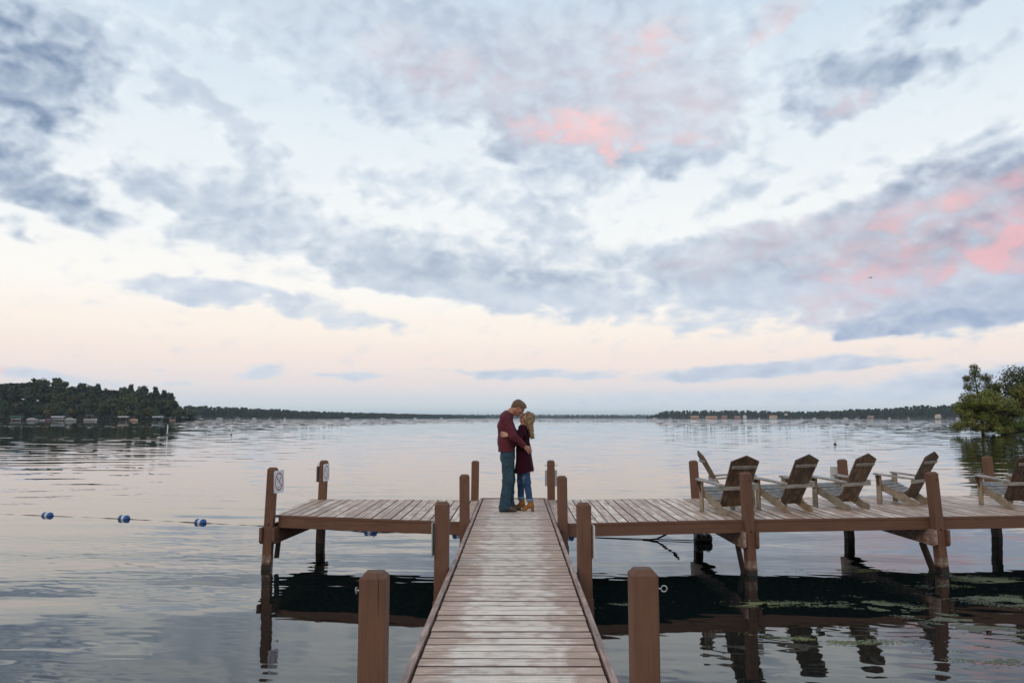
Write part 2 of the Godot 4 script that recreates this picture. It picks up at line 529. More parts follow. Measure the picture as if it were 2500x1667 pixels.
func wood(im: Image, bump: float, rough: float) -> StandardMaterial3D:
	var m := mat(Color.WHITE, rough)
	m.albedo_texture = ImageTexture.create_from_image(im)
	if bump > 0.0:
		var g: Image = im.duplicate()
		g.convert(Image.FORMAT_L8)
		m.heightmap_enabled = true
		m.heightmap_texture = ImageTexture.create_from_image(g)
		m.heightmap_scale = bump
	return m

# ================================================================== MATERIALS
var m_walk: StandardMaterial3D
var m_wing: StandardMaterial3D
var m_paint: StandardMaterial3D
var m_edge: StandardMaterial3D
var m_old: StandardMaterial3D
var m_dark_and_shade: StandardMaterial3D
var m_band: StandardMaterial3D
var m_pale: StandardMaterial3D
var m_seat: StandardMaterial3D
var m_brownwood: StandardMaterial3D
var m_steel: StandardMaterial3D
var m_bolt: StandardMaterial3D
var m_water: StandardMaterial3D

func plank_image(wear_mid: float, wear_all: float, sd: int) -> Image:
	var grain := noise(sd, 0.05, 4)
	var blot := noise(sd + 1, 0.02, 4)
	var paint := Color(.46, .30, .215).linear_to_srgb()
	var bare := Color(.72, .60, .485).linear_to_srgb()
	return painted(512, 512, func(x: int, y: int) -> Color:
		var strip := y / 32
		if strip == 15: # board sides: gap shade and dirt put into a dark colour
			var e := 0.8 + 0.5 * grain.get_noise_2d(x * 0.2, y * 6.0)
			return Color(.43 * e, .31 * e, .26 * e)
		var u := x / 511.0
		var so := strip * 517.0
		var g := grain.get_noise_2d(x * 0.07 + so, y * 3.6)
		var fine := grain.get_noise_2d(x * 0.3 + so, y * 9.0 + 70.0)
		var b := blot.get_noise_2d(x * 0.55 + so, y * 1.2 + so)
		var own := grain.get_noise_2d(strip * 91.0, 7.0)
		var mid := 1.0 - absf(u - 0.52) * 2.0
		var wear := wear_all + wear_mid * smoothstep(0.0, 0.7, mid) + own * 0.30 + b * 0.40 + g * 0.30
		var t := smoothstep(0.08, 0.80, wear)
		t = clampf(t + (smoothstep(0.42, 0.56, wear + b * 0.3 + g * 0.4) - 0.5) * 0.22, 0.0, 1.0)
		var c := paint.lerp(bare, t)
		var v := 1.0 + g * 0.13 + fine * 0.08 + b * 0.06 + own * 0.10
		var crack := smoothstep(0.50, 0.62, grain.get_noise_2d(x * 0.04 + so + 300.0, y * 5.0))
		v *= 1.0 - 0.30 * crack * t
		return Color(c.r * v, c.g * v, c.b * v))

func post_image(base: Color, sd: int, vary: float) -> Image:
	var grain := noise(sd, 0.05, 4)
	var blot := noise(sd + 1, 0.012, 3)
	var fleck := noise(sd + 2, 0.3, 2)
	var c0 := base.linear_to_srgb()
	return painted(512, 256, func(x: int, y: int) -> Color:
		var g := grain.get_noise_2d(x * 0.14, y * 2.2)
		var b := blot.get_noise_2d(x, y * 1.5)
		var v := 1.0 + vary * (g * 0.5 + b * 0.42)
		var f := smoothstep(0.70, 0.78, fleck.get_noise_2d(x * 0.7, y)) * 0.08
		v *= 1.0 - 0.4 * smoothstep(0.50, 0.60, grain.get_noise_2d(x * 0.035 + 700.0, y * 2.6))
		return Color(c0.r * v + f, c0.g * v + f, c0.b * v + f))

func build_textures() -> void:
	m_walk = wood(plank_image(0.62, 0.06, 40), 0.10, 0.52)
	m_wing = wood(plank_image(0.10, 0.30, 60), 0.10, 0.52)
	m_paint = wood(post_image(Color(.162, .086, .058), 80, 0.13), 0.12, 0.75)
	m_paint.metallic_specular = 0.3
	m_edge = wood(post_image(Color(.34, .225, .18), 90, 0.6), 0.12, 0.6)
	m_dark_and_shade = wood(post_image(Color(.030, .021, .015), 97, 0.8), 0.15, 0.7)  # dark wood of the braces; on the piles, under-deck shade put into the colour
	m_band = wood(post_image(Color(.20, .135, .10), 95, 0.9), 0.12, 0.75)
	m_old = wood(post_image(Color(.11, .08, .06), 100, 0.8), 0.15, 0.75)
	m_pale = wood(post_image(Color(.27, .22, .16), 110, 0.3), 0.10, 0.7)
	m_seat = wood(post_image(Color(.26, .235, .205), 120, 0.6), 0.10, 0.5)
	m_brownwood = wood(post_image(Color(.10, .062, .036), 130, 0.9), 0.12, 0.65)
	m_steel = mat(Color(.55, .55, .56), 0.35, 0.9)
	m_bolt = mat(Color(.06, .05, .045), 0.5, 0.6)
	m_water = mat(Color(.005, .010, .0095), 0.02)
	m_water.metallic_specular = 0.5

# ================================================================== WATER
var wv_a: FastNoiseLite
var wv_b: FastNoiseLite
var wv_c: FastNoiseLite

func wave(x: float, z: float, d: float) -> float:
	# ripples: long low swells, wind ripples, and calmer lanes between them
	var lane := 0.55 + 0.75 * wv_c.get_noise_2d(x * 0.9, z * 2.0)
	var left := smoothstep(-1.8, -5.0, x) * (1.0 - smoothstep(9.0, 17.0, d)) * 2.0 + 0.5 * smoothstep(14.0, 40.0, d)
	var calm := clampf(0.14 + 0.8 * left, 0.0, 1.75)
	var h := wv_a.get_noise_2d(x * 0.42, z * 1.25) * 0.021 * (0.30 + 0.70 * calm)
	h += wv_b.get_noise_2d(x * 1.0, z * 2.8) * 0.0046 * clampf(lane, 0.1, 1.2) * (0.45 + 1.3 * calm) * lerpf(1.0, 0.22, smoothstep(16.0, 34.0, d))
	return h

func build_water() -> void:
	wv_a = noise(301, 0.42, 2)
	wv_b = noise(302, 1.5, 2)
	wv_c = noise(303, 0.045, 2)
	# rows of z and, for each, a spacing in x: fine near the dock, coarser out to the horizon
	var zs := PackedFloat32Array()
	var z := 4.0
	while z > -26.0:
		zs.append(z)
		z -= 0.07
	while z > -14000.0:
		zs.append(z)
		z *= 1.0125
	var cols := 380
	var vs := PackedVector3Array()
	var ns := PackedVector3Array()
	var ix := PackedInt32Array()
	for r in zs.size():
		var zz := zs[r]
		var half := maxf(27.0, -zz * 1.05)
		var dx := 2.0 * half / cols
		var e := maxf(0.03, dx * 0.25)
		var ez := maxf(0.03, (absf(zz) * 0.0125 if zz < -26.0 else 0.07) * 0.3)
		for k in cols + 1:
			var xx := -half + dx * k
			var d := sqrt(xx * xx + zz * zz)
			var n := Vector3.UP
			if d < 260.0:
				var h := wave(xx, zz, d)
				n = Vector3((h - wave(xx + e, zz, d)) / e, 1.0, (h - wave(xx, zz + ez, d)) / ez)
				if d > 60.0:
					n = n.lerp(far_normal(xx, zz), smoothstep(60.0, 260.0, d))
			else:
				n = far_normal(xx, zz)
			vs.append(Vector3(xx, 0, zz))
			ns.append(n.normalized())
	for r in zs.size() - 1:
		for k in cols:
			var a := r * (cols + 1) + k
			var b := a + cols + 1
			ix.append_array([a, b, a + 1, a + 1, b, b + 1])
	# plain water at the sides and behind
	for q in [[-14000.0, 4.0, 14000.0, 14000.0], [-14000.0, -26.0, -27.0, 4.0], [27.0, -26.0, 14000.0, 4.0]]:
		var a := vs.size()
		for p in [[0, 1], [2, 1], [2, 3], [0, 3]]:
			vs.append(Vector3(q[p[0]], 0, q[p[1]]))
			ns.append(Vector3.UP)
		ix.append_array([a, a + 1, a + 2, a, a + 2, a + 3])
	for s in [-1.0, 1.0]:
		var a := vs.size()
		for p in [Vector3(s * 27.0, 0, -26.0), Vector3(s * 14700.0, 0, -14000.0), Vector3(s * 15000.0, 0, -14000.0), Vector3(s * 15000.0, 0, -26.0)]:
			vs.append(p)
			ns.append(Vector3.UP)
		ix.append_array([a, a + 1, a + 2, a, a + 2, a + 3] if s > 0.0 else [a, a + 2, a + 1, a, a + 3, a + 2])
	var arr := []
	arr.resize(Mesh.ARRAY_MAX)
	arr[Mesh.ARRAY_VERTEX] = vs
	arr[Mesh.ARRAY_NORMAL] = ns
	arr[Mesh.ARRAY_INDEX] = ix
	var mesh := ArrayMesh.new()
	mesh.add_surface_from_arrays(Mesh.PRIMITIVE_TRIANGLES, arr)
	structure("lake_water", mesh, m_water)

func far_normal(x: float, z: float) -> Vector3:
	var a := wv_b.get_noise_2d(x * 3.1, z * 3.7)
	var b := wv_b.get_noise_2d(x * 2.7 + 50.0, z * 3.3 - 20.0)
	var lane := 0.7 + 0.6 * wv_c.get_noise_2d(x * 0.05, z * 0.25)
	var s := lerpf(0.026, 0.10, smoothstep(70.0, 260.0, -z)) * clampf(lane, 0.2, 1.3)
	return Vector3(a * s * 0.6, 1.0, b * s)

# ================================================================== TREES AND SHORES
# leaf clumps scattered through round lobes: each lobe is [centre, radius, tint]
func crown_mesh(lobes: Array, per_lobe: int, size: float, sd: int, flat := 0.85) -> ArrayMesh:
	var r := RandomNumberGenerator.new()
	r.seed = sd
	var st := tool()
	for lobe in lobes:
		var c: Vector3 = lobe[0]
		var rad: Vector3 = lobe[1]
		var tint: Color = lobe[2]
		for k in per_lobe:
			var d := Vector3(r.randfn(), r.randfn(), r.randfn()).normalized()
			var at := c + d * rad * pow(r.randf(), 0.28) * (0.82 + 0.3 * r.randf())
			var nrm := (d + Vector3(r.randfn(), r.randfn() + 0.35, r.randfn()) * 0.5).normalized()
			var t1 := nrm.cross(Vector3(r.randfn(), r.randfn(), r.randfn())).normalized()
			var t2 := nrm.cross(t1)
			var s := size * (0.55 + 0.75 * r.randf())
			var v := 0.72 + 0.56 * r.randf()
			st.set_color(Color(tint.r * v * (0.92 + 0.2 * r.randf()), tint.g * v, tint.b * v))
			st.set_normal((nrm + d).normalized())
			var p := [at - t1 * s, at + t2 * s * flat * 0.6, at + t1 * s, at - t2 * s * flat * 0.6]
			for q in [0, 1, 2, 0, 2, 3]:
				st.add_vertex(p[q])
	return st.commit()

func trunk_mesh(h: float, r0: float, lean: Vector3, limbs: int, sd: int, spread: float) -> ArrayMesh:
	var r := RandomNumberGenerator.new()
	r.seed = sd
	var st := tool()
	var top := Vector3(0, h, 0) + lean
	tube(st, [Vector3(0, -0.3, 0), Vector3(0, h * 0.3, 0) + lean * 0.2, Vector3(0, h * 0.65, 0) + lean * 0.55, top], [r0 * 1.3, r0, r0 * 0.7, r0 * 0.3], 7)
	for k in limbs:
		var t := 0.25 + 0.6 * k / float(limbs)
		var a := TAU * k * 0.382 + r.randf()
		var from := Vector3(0, h * t, 0) + lean * t * 0.8
		var out := Vector3(cos(a), 0.55 + 0.4 * r.randf(), sin(a)) * spread * (1.1 - 0.5 * t)
		tube(st, [from, from + out * 0.55, from + out + Vector3(0, spread * 0.12, 0)], [r0 * 0.45, r0 * 0.28, r0 * 0.08], 5)
	return done(st)

func lobes_round(w: float, h0: float, h1: float, n: int, sd: int, tint: Color, vary := 0.3) -> Array:
	var r := RandomNumberGenerator.new()
	r.seed = sd
	var out := []
	var hc := (h0 + h1) * 0.5
	var hh := (h1 - h0) * 0.5
	for k in n:
		var d := Vector3(r.randfn(), r.randfn(), r.randfn()).normalized()
		var f := 0.62 * pow(r.randf(), 0.35)
		var c := Vector3(d.x * w * 0.5 * f, hc + d.y * hh * f, d.z * w * 0.5 * f)
		var s := w * (0.17 + 0.09 * r.randf())
		var v := 1.0 - vary * 0.5 + vary * r.randf()
		out.append([c, Vector3(s, s * 0.75 * clampf(hh / (w * 0.5), 0.6, 1.4), s), Color(tint.r * v * (0.85 + 0.35 * r.randf()), tint.g * v, tint.b * v)])
	return out

func ground_strip(pts: Array, name_: String, m: Material) -> void:
	# pts: rows of points from the water's edge to the back, side by side
	var st := tool()
	st.set_smooth_group(0)
	for i in pts.size() - 1:
		for k in pts[i].size() - 1:
			var a: Vector3 = pts[i][k]
			var b: Vector3 = pts[i + 1][k]
			var c: Vector3 = pts[i + 1][k + 1]
			var d: Vector3 = pts[i][k + 1]
			quad(st, [a, b, c, d], (a + c) * 0.5 - Vector3(0, 50, 0), [Vector2.ZERO, Vector2.ZERO, Vector2.ZERO, Vector2.ZERO])
	structure(name_, done(st), m)

func left_top(x: float) -> float: # how high the wood on the left point reaches
	var c := [[-480.0, 33.0], [-444.0, 34.0], [-425.0, 31.0], [-400.0, 30.0], [-388.0, 25.5], [-377.0, 28.0], [-358.0, 28.5], [-339.0, 26.0], [-325.0, 22.0], [-312.0, 20.5], [-304.0, 16.5], [-296.0, 13.5], [-289.0, 9.0], [-280.0, 5.0]]
	for k in c.size() - 1:
		if x <= c[k + 1][0]:
			return 1.13 * lerpf(c[k][1], c[k + 1][1], clampf((x - c[k][0]) / (c[k + 1][0] - c[k][0]), 0.0, 1.0))
	return 5.0

func left_ground(x: float, k: float) -> float: # k = 0 at the water, 4 on the ridge
	return 0.4 + (k / 4.0) * maxf(0.5, (left_top(x) - 13.0) * 1.08)

func build_land() -> void:
	var earth := mat(Color(.035, .042, .02), 0.95)
	var r := RandomNumberGenerator.new()
	r.seed = 77
	# the wooded point on the left
	var rows := []
	for i in 24:
		var x := -496.0 + i * 9.5
		var row := []
		for k in 7:
			var kk := k - 0.6
			var zz := -641.0 - 18.0 * kk + (6.0 * sin(x * 0.05)) - maxf(0.0, x + 300.0) * 0.8
			row.append(Vector3(x * (1.0 + maxf(kk, 0.0) * 0.040) - 1.5 * k, -0.5 if k == 0 else left_ground(x, minf(kk, 4.0)) * (0.25 if k == 1 else 0.95), zz))
		row.append(Vector3(x * 1.5 - 20.0, -0.5, -900.0))
		rows.append(row)
	ground_strip(rows, "wooded_point", earth)
	var bark := mat(Color(.05, .042, .035), 0.9)
	var leaf := vmat(0.75)
	leaf.backlight_enabled = true
	leaf.backlight = Color(.16, .2, .08)
	var kinds := []
	var tints := [Color(.036, .056, .018), Color(.046, .068, .020), Color(.030, .050, .020), Color(.066, .088, .022), Color(.078, .078, .020), Color(.060, .092, .034)]
	for v in 6:
		var h: float = [15.0, 13.5, 16.5, 13.0, 12.0, 11.0][v]
		var w: float = [11.0, 12.0, 10.5, 12.5, 10.5, 11.5][v]
		var root := Node3D.new()
		obj("trunk", trunk_mesh(h * 0.75, 0.32, Vector3(0.5, 0, 0.2), 4, 400 + v, w * 0.35), bark, root)
		obj("crown", crown_mesh(lobes_round(w, h * 0.16, h, 22, 500 + v, tints[v], 0.55), 42, 1.15, 600 + v), leaf, root)
		kinds.append(root)
	var words := ["dark green broadleaf tree of the left wood,", "mid green broadleaf tree of the left wood,", "tall dark tree of the left wood,", "lighter green broadleaf tree of the left wood,", "yellowish green tree of the left wood,", "rounded pale green willow of the left wood,"]
	for k in 5:
		var x := -476.0 + k * 2.7
		while x < -284.0 - k * 11.0:
			var pick: int = [0, 1, 2, 0, 3, 1, 2, 4, 0, 1][r.randi() % 10]
			var jx := r.randf_range(-2.0, 2.0)
			var sc := r.randf_range(0.82, 1.14)
			var top := left_top(x + jx)
			var gy := left_ground(x + jx, k)
			var hh: float = [15.0, 13.5, 16.5, 13.0, 12.0, 11.0][pick]
			var most := top * (650.0 + 18.0 * k) / 650.0 * r.randf_range(0.96, 1.02)
			sc = clampf(minf(sc, (most - gy) / hh), 0.32, 1.2)
			plant(kinds[pick], "broadleaf_tree", Vector3(x + jx, gy - 0.3, -650.0 - 18.0 * k + r.randf_range(-4, 4) + 6.0 * sin(x * 0.05) - maxf(0.0, x + 300.0) * 0.8), r.randf() * TAU, sc, words[pick] + [" at the water's edge", " low on its slope", " halfway up its slope", " high on its slope", " along its ridge"][k], "trees of the wood on the left point")
			x += r.randf_range(6.0, 8.6)
	plant(kinds[2], "broadleaf_tree", Vector3(-401.0, 14.5, -700), 1.0, 1.12, "left one of two tall trees standing above the left wood", "")
	plant(kinds[2], "broadleaf_tree", Vector3(-391.5, 15.0, -702), 2.4, 1.12, "right one of two tall trees standing above the left wood", "")
	plant(kinds[5], "broadleaf_tree", Vector3(-329.0, 0.3, -644), 0.4, 1.0, "rounded pale willow beside the white canopy boat lift, left of the other", "")
	plant(kinds[5], "broadleaf_tree", Vector3(-320.5, 0.3, -643), 2.2, 0.92, "rounded pale willow standing nearest the tip of the left wood", "")
	plant(kinds[4], "broadleaf_tree", Vector3(-405.0, 13.0, -690), 2.2, 1.05, "yellowish tree crowning the ridge of the left wood", "")
	for t in kinds:
		t.free()
	var mass := crown_mesh(lobes_round(11.5, -6.0, 13.0, 18, 695, Color(.030, .046, .016), 0.5), 40, 1.4, 696)
	var mx := []
	for k in 200:
		var x := -490.0 + k * 0.9 + r.randf_range(-0.8, 0.8)
		var top := left_top(x)
		var f := r.randf()
		var gy := maxf(-4.0, (top - 1.2) * (1.0 + 0.1 * f) - 13.0 - f * 1.5)
		mx.append([Transform3D(Basis(Vector3.UP, r.randf() * TAU), Vector3(x * (1.0 + 0.1 * f), gy, -700.0 - 30.0 * f - maxf(0.0, x + 300.0) * 0.8)), r.randf_range(0.7, 1.3)])
	scatter("forest_on_the_point", "dense dark wood that fills the ridge of the left point", "forest", mx, mass, leaf)
	# low growth along the waterline, one dark fringe
	var fringe := crown_mesh(lobes_round(4.2, -0.3, 3.2, 6, 690, Color(.022, .032, .012), 0.5), 40, 0.7, 691)
	var fx := []
	for k in 150:
		var x := -476.0 + k * 1.31 + r.randf_range(-0.6, 0.6)
		var sc := r.randf_range(0.7, 1.25)
		fx.append([Transform3D(Basis(Vector3.UP, r.randf() * TAU).scaled(Vector3(sc, sc, sc)), Vector3(x, 0.1, -643.5 - r.randf() * 3.0 + 6.0 * sin(x * 0.05) - maxf(0.0, x + 300.0) * 0.8)), r.randf_range(0.6, 1.3)])
	scatter("shore_undergrowth", "dark undergrowth along the waterline of the left point", "undergrowth", fx, fringe, leaf)
	# the far shores: woods too distant to tell their trees apart
	var far_leaf := vmat(0.9)
	var far_tree := crown_mesh(lobes_round(10.0, 0.0, 15.0, 7, 700, Color(.036, .056, .024), 0.5), 26, 1.9, 701)
	far_wood("forest_beyond_the_point", "long dark wood along the shore beyond the left point", [Vector3(-760, 0, -1250), Vector3(-600, 0, -1400), Vector3(-500, 0, -2000), Vector3(-330, 0, -2900), Vector3(-150, 0, -3700)], [20.0, 16.0, 7.0, 4.0, 3.0], 4, far_tree, far_leaf, earth, 1)
	far_wood("forest_across_the_lake", "hazy blue wood along the farthest shore of the lake", [Vector3(-1900, 0, -3900), Vector3(-700, 0, -4100), Vector3(300, 0, -4200), Vector3(1500, 0, -4100)], [12.0, 10.0, 10.0, 9.0], 3, far_tree, far_leaf, earth, 2)
	far_wood("forest_on_the_right_shore", "low wooded shore behind the chairs, with cottages at the water", [Vector3(378, 0, -2200), Vector3(430, 0, -2180), Vector3(600, 0, -2150), Vector3(780, 0, -2000), Vector3(820, 0, -1750), Vector3(905, 0, -1520), Vector3(1200, 0, -1450)], [2.0, 12.0, 13.0, 8.0, 13.0, 23.0, 27.0], 5, far_tree, far_leaf, earth, 3)

func plant(kind: Node3D, called: String, at: Vector3, turn: float, sc: float, label: String, group: String) -> void:
	var c: Node3D = kind.duplicate()
	c.name = numbered(called)
	add_child(c)
	c.position = at
	c.rotation.y = turn
	c.scale = Vector3.ONE * sc
	tag(c, label, "tree", group)

func far_wood(called: String, label: String, line: Array, rise: Array, depth: int, mesh: Mesh, m: Material, earth: Material, sd: int) -> void:
	var r := RandomNumberGenerator.new()
	r.seed = 900 + sd
	var at := []
	var rows := []
	for i in line.size():
		var back: Vector3 = line[i] + Vector3(line[i].x, 0, line[i].z).normalized() * 160.0
		rows.append([line[i] + Vector3(0, -0.5, 0), line[i].lerp(back, 0.05) + Vector3(0, 0.6, 0), back + Vector3(0, rise[i], 0), line[i].lerp(back, 2.0) + Vector3(0, rise[i] * 0.8, 0)])
	ground_strip(rows, "far_shore", earth)
	for i in line.size() - 1:
		var a: Vector3 = line[i]
		var b: Vector3 = line[i + 1]
		var n := int((b - a).length() / 7.5)
		for k in n:
			for q in depth:
				var t := (k + r.randf()) / n
				var base := a.lerp(b, t)
				var f := (q + 0.3 + 0.7 * r.randf()) / depth
				var p := base + base.normalized() * 150.0 * f * 0.9
				p.y = lerpf(rise[i], rise[i + 1], t) * f
				var s := r.randf_range(0.75, 1.12) * (0.62 if q == 0 else 1.0)
				if i == 0 and sd == 3:
					s *= 0.35 + 0.65 * t
				at.append([Transform3D(Basis(Vector3.UP, r.randf() * TAU).scaled(Vector3(s * r.randf_range(0.9, 1.2), s, s)), p), r.randf_range(0.65, 1.35)])
	scatter(called, label, "forest", at, mesh, m)

func scatter(called: String, label: String, category: String, at: Array, mesh: Mesh, m: Material) -> void:
	var mm := MultiMesh.new()
	mm.transform_format = MultiMesh.TRANSFORM_3D
	mm.use_colors = true
	mm.mesh = mesh
	mm.instance_count = at.size()
	for i in at.size():
		mm.set_instance_transform(i, at[i][0])
		mm.set_instance_color(i, Color(at[i][1], at[i][1], at[i][1] * 0.95))
	var o := MultiMeshInstance3D.new()
	o.multimesh = mm
	o.material_override = m
	o.name = called
	add_child(o)
	o.set_meta("kind", "stuff")
	tag(o, label, category)

# ================================================================== THE DOCK
func wing_front(x: float) -> float:
	if x < 0.0:
		return lerpf(-11.66, -10.90, clampf((x + 3.56) / 2.9, 0.0, 1.0))
	if x < 3.0:
		return lerpf(-10.74, -11.16, (x - 0.6) / 2.4)
	return lerpf(-11.16, -11.68, (x - 3.0) / 4.7)

func wing_back(x: float) -> float:
	if x < 0.0:
		return lerpf(-13.98, -13.84, clampf((x + 3.56) / 2.9, 0.0, 1.0))
	return lerpf(-13.88, -14.75, (x - 0.6) / 9.2)

# a square post, its top cut to a low pyramid, standing on the lake bed
func post(dock: Node3D, top: Vector3, lean: Vector2, turn: float, sd: int, sleeve := -9.0, stain := false) -> Node3D:
	var w := 0.134
	var h := w * 0.5
	var st := tool()
	st.set_smooth_group(-1)
	var r := RandomNumberGenerator.new()
	r.seed = sd
	var cut := 0.026
	var ch := 0.007
	var ring := func(y: float, a: float, c: float) -> Array:
		return [Vector3(-a + c, y, a), Vector3(a - c, y, a), Vector3(a, y, a - c), Vector3(a, y, -a + c), Vector3(a - c, y, -a), Vector3(-a + c, y, -a), Vector3(-a, y, -a + c), Vector3(-a, y, a - c)]
	var rings := [ring.call(-2.6, h, ch), ring.call(-1.30, h, ch), ring.call(-cut, h, ch), ring.call(-cut * 0.35, h * 0.76, 0.006), ring.call(0.0, h * 0.66, 0.008)]
	var uo := r.randf() * 3.0
	var per := [0.0, 0.12, 0.134, 0.254, 0.268, 0.388, 0.402, 0.52, 0.536]
	for i in rings.size() - 1:
		for k in 8:
			var k2 := (k + 1) % 8
			var p := [rings[i][k], rings[i][k2], rings[i + 1][k2], rings[i + 1][k]]
			var uv := []
			for e in [[i, k], [i, k + 1], [i + 1, k + 1], [i + 1, k]]:
				uv.append(Vector2(rings[e[0]][0].y * 0.55 + uo + (0.0 if e[0] < 3 else 0.1 * per[e[1]]), per[e[1]] * 1.5 + uo))
			quad(st, p, Vector3(0, (rings[i][0].y + rings[i + 1][0].y) * 0.5 - (0.1 if i > 1 else 0.0), 0), uv)
	for k in range(1, 7):
		tri(st, rings[4][0], rings[4][k], rings[4][k + 1], Vector3(0, -1, 0), Vector2(rings[4][0].x, rings[4][0].z) * 2.0, Vector2(rings[4][k].x, rings[4][k].z) * 2.0, Vector2(rings[4][k + 1].x, rings[4][k + 1].z) * 2.0)
	var basis := Basis(Vector3.UP, turn)
	basis = Basis(Vector3(0, 0, 1), lean.x) * Basis(Vector3(1, 0, 0), lean.y) * basis
	var o := obj("post", done(st), m_paint, dock, Transform3D(basis, top))
	if sleeve > -5.0: # a wider lower length under a visible seam
		obj("post_sleeve", box_mesh(Vector3(0, sleeve - 0.7, 0), Vector3(w + 0.02, 1.4, w + 0.02), 0.006, Transform3D(), Rect2(0, 0.3, 0.6, 1.5)), m_paint, o)
	if stain: # bare, bleached wood above the water and a dark wet band at it
		obj("bleached_band", box_mesh(Vector3(0, -top.y + 0.15, 0), Vector3(w + 0.003, 0.13, w + 0.003), 0.008, Transform3D(), Rect2(0.3, 0.3, 1.5, 1.5)), m_band, o)
		obj("wet_band", box_mesh(Vector3(0, -top.y + 0.015, 0), Vector3(w + 0.006, 0.13, w + 0.006), 0.008), mat(Color(.022, .014, .009), 0.35), o)
	return o

func bolt(parent: Node3D, at: Vector3, r := 0.012) -> void:
	obj("bolt", tube_mesh([at, at + Vector3(0, 0, 0.012)], [r, r * 0.8], 8), m_bolt, parent)

func eye(parent: Node3D, at: Vector3, side: float, edge_on := false) -> void:
	var root := obj("eye_bolt", tube_mesh([at, at + Vector3(side * 0.025, 0, 0)], [0.005, 0.005], 6), m_steel, parent)
	obj("ring", ring_mesh(0.015, 0.0035), m_steel, root, Transform3D(Basis(Vector3.UP, PI / 2) if edge_on else Basis(), at + Vector3(side * (0.025 if edge_on else 0.038), 0, 0)))

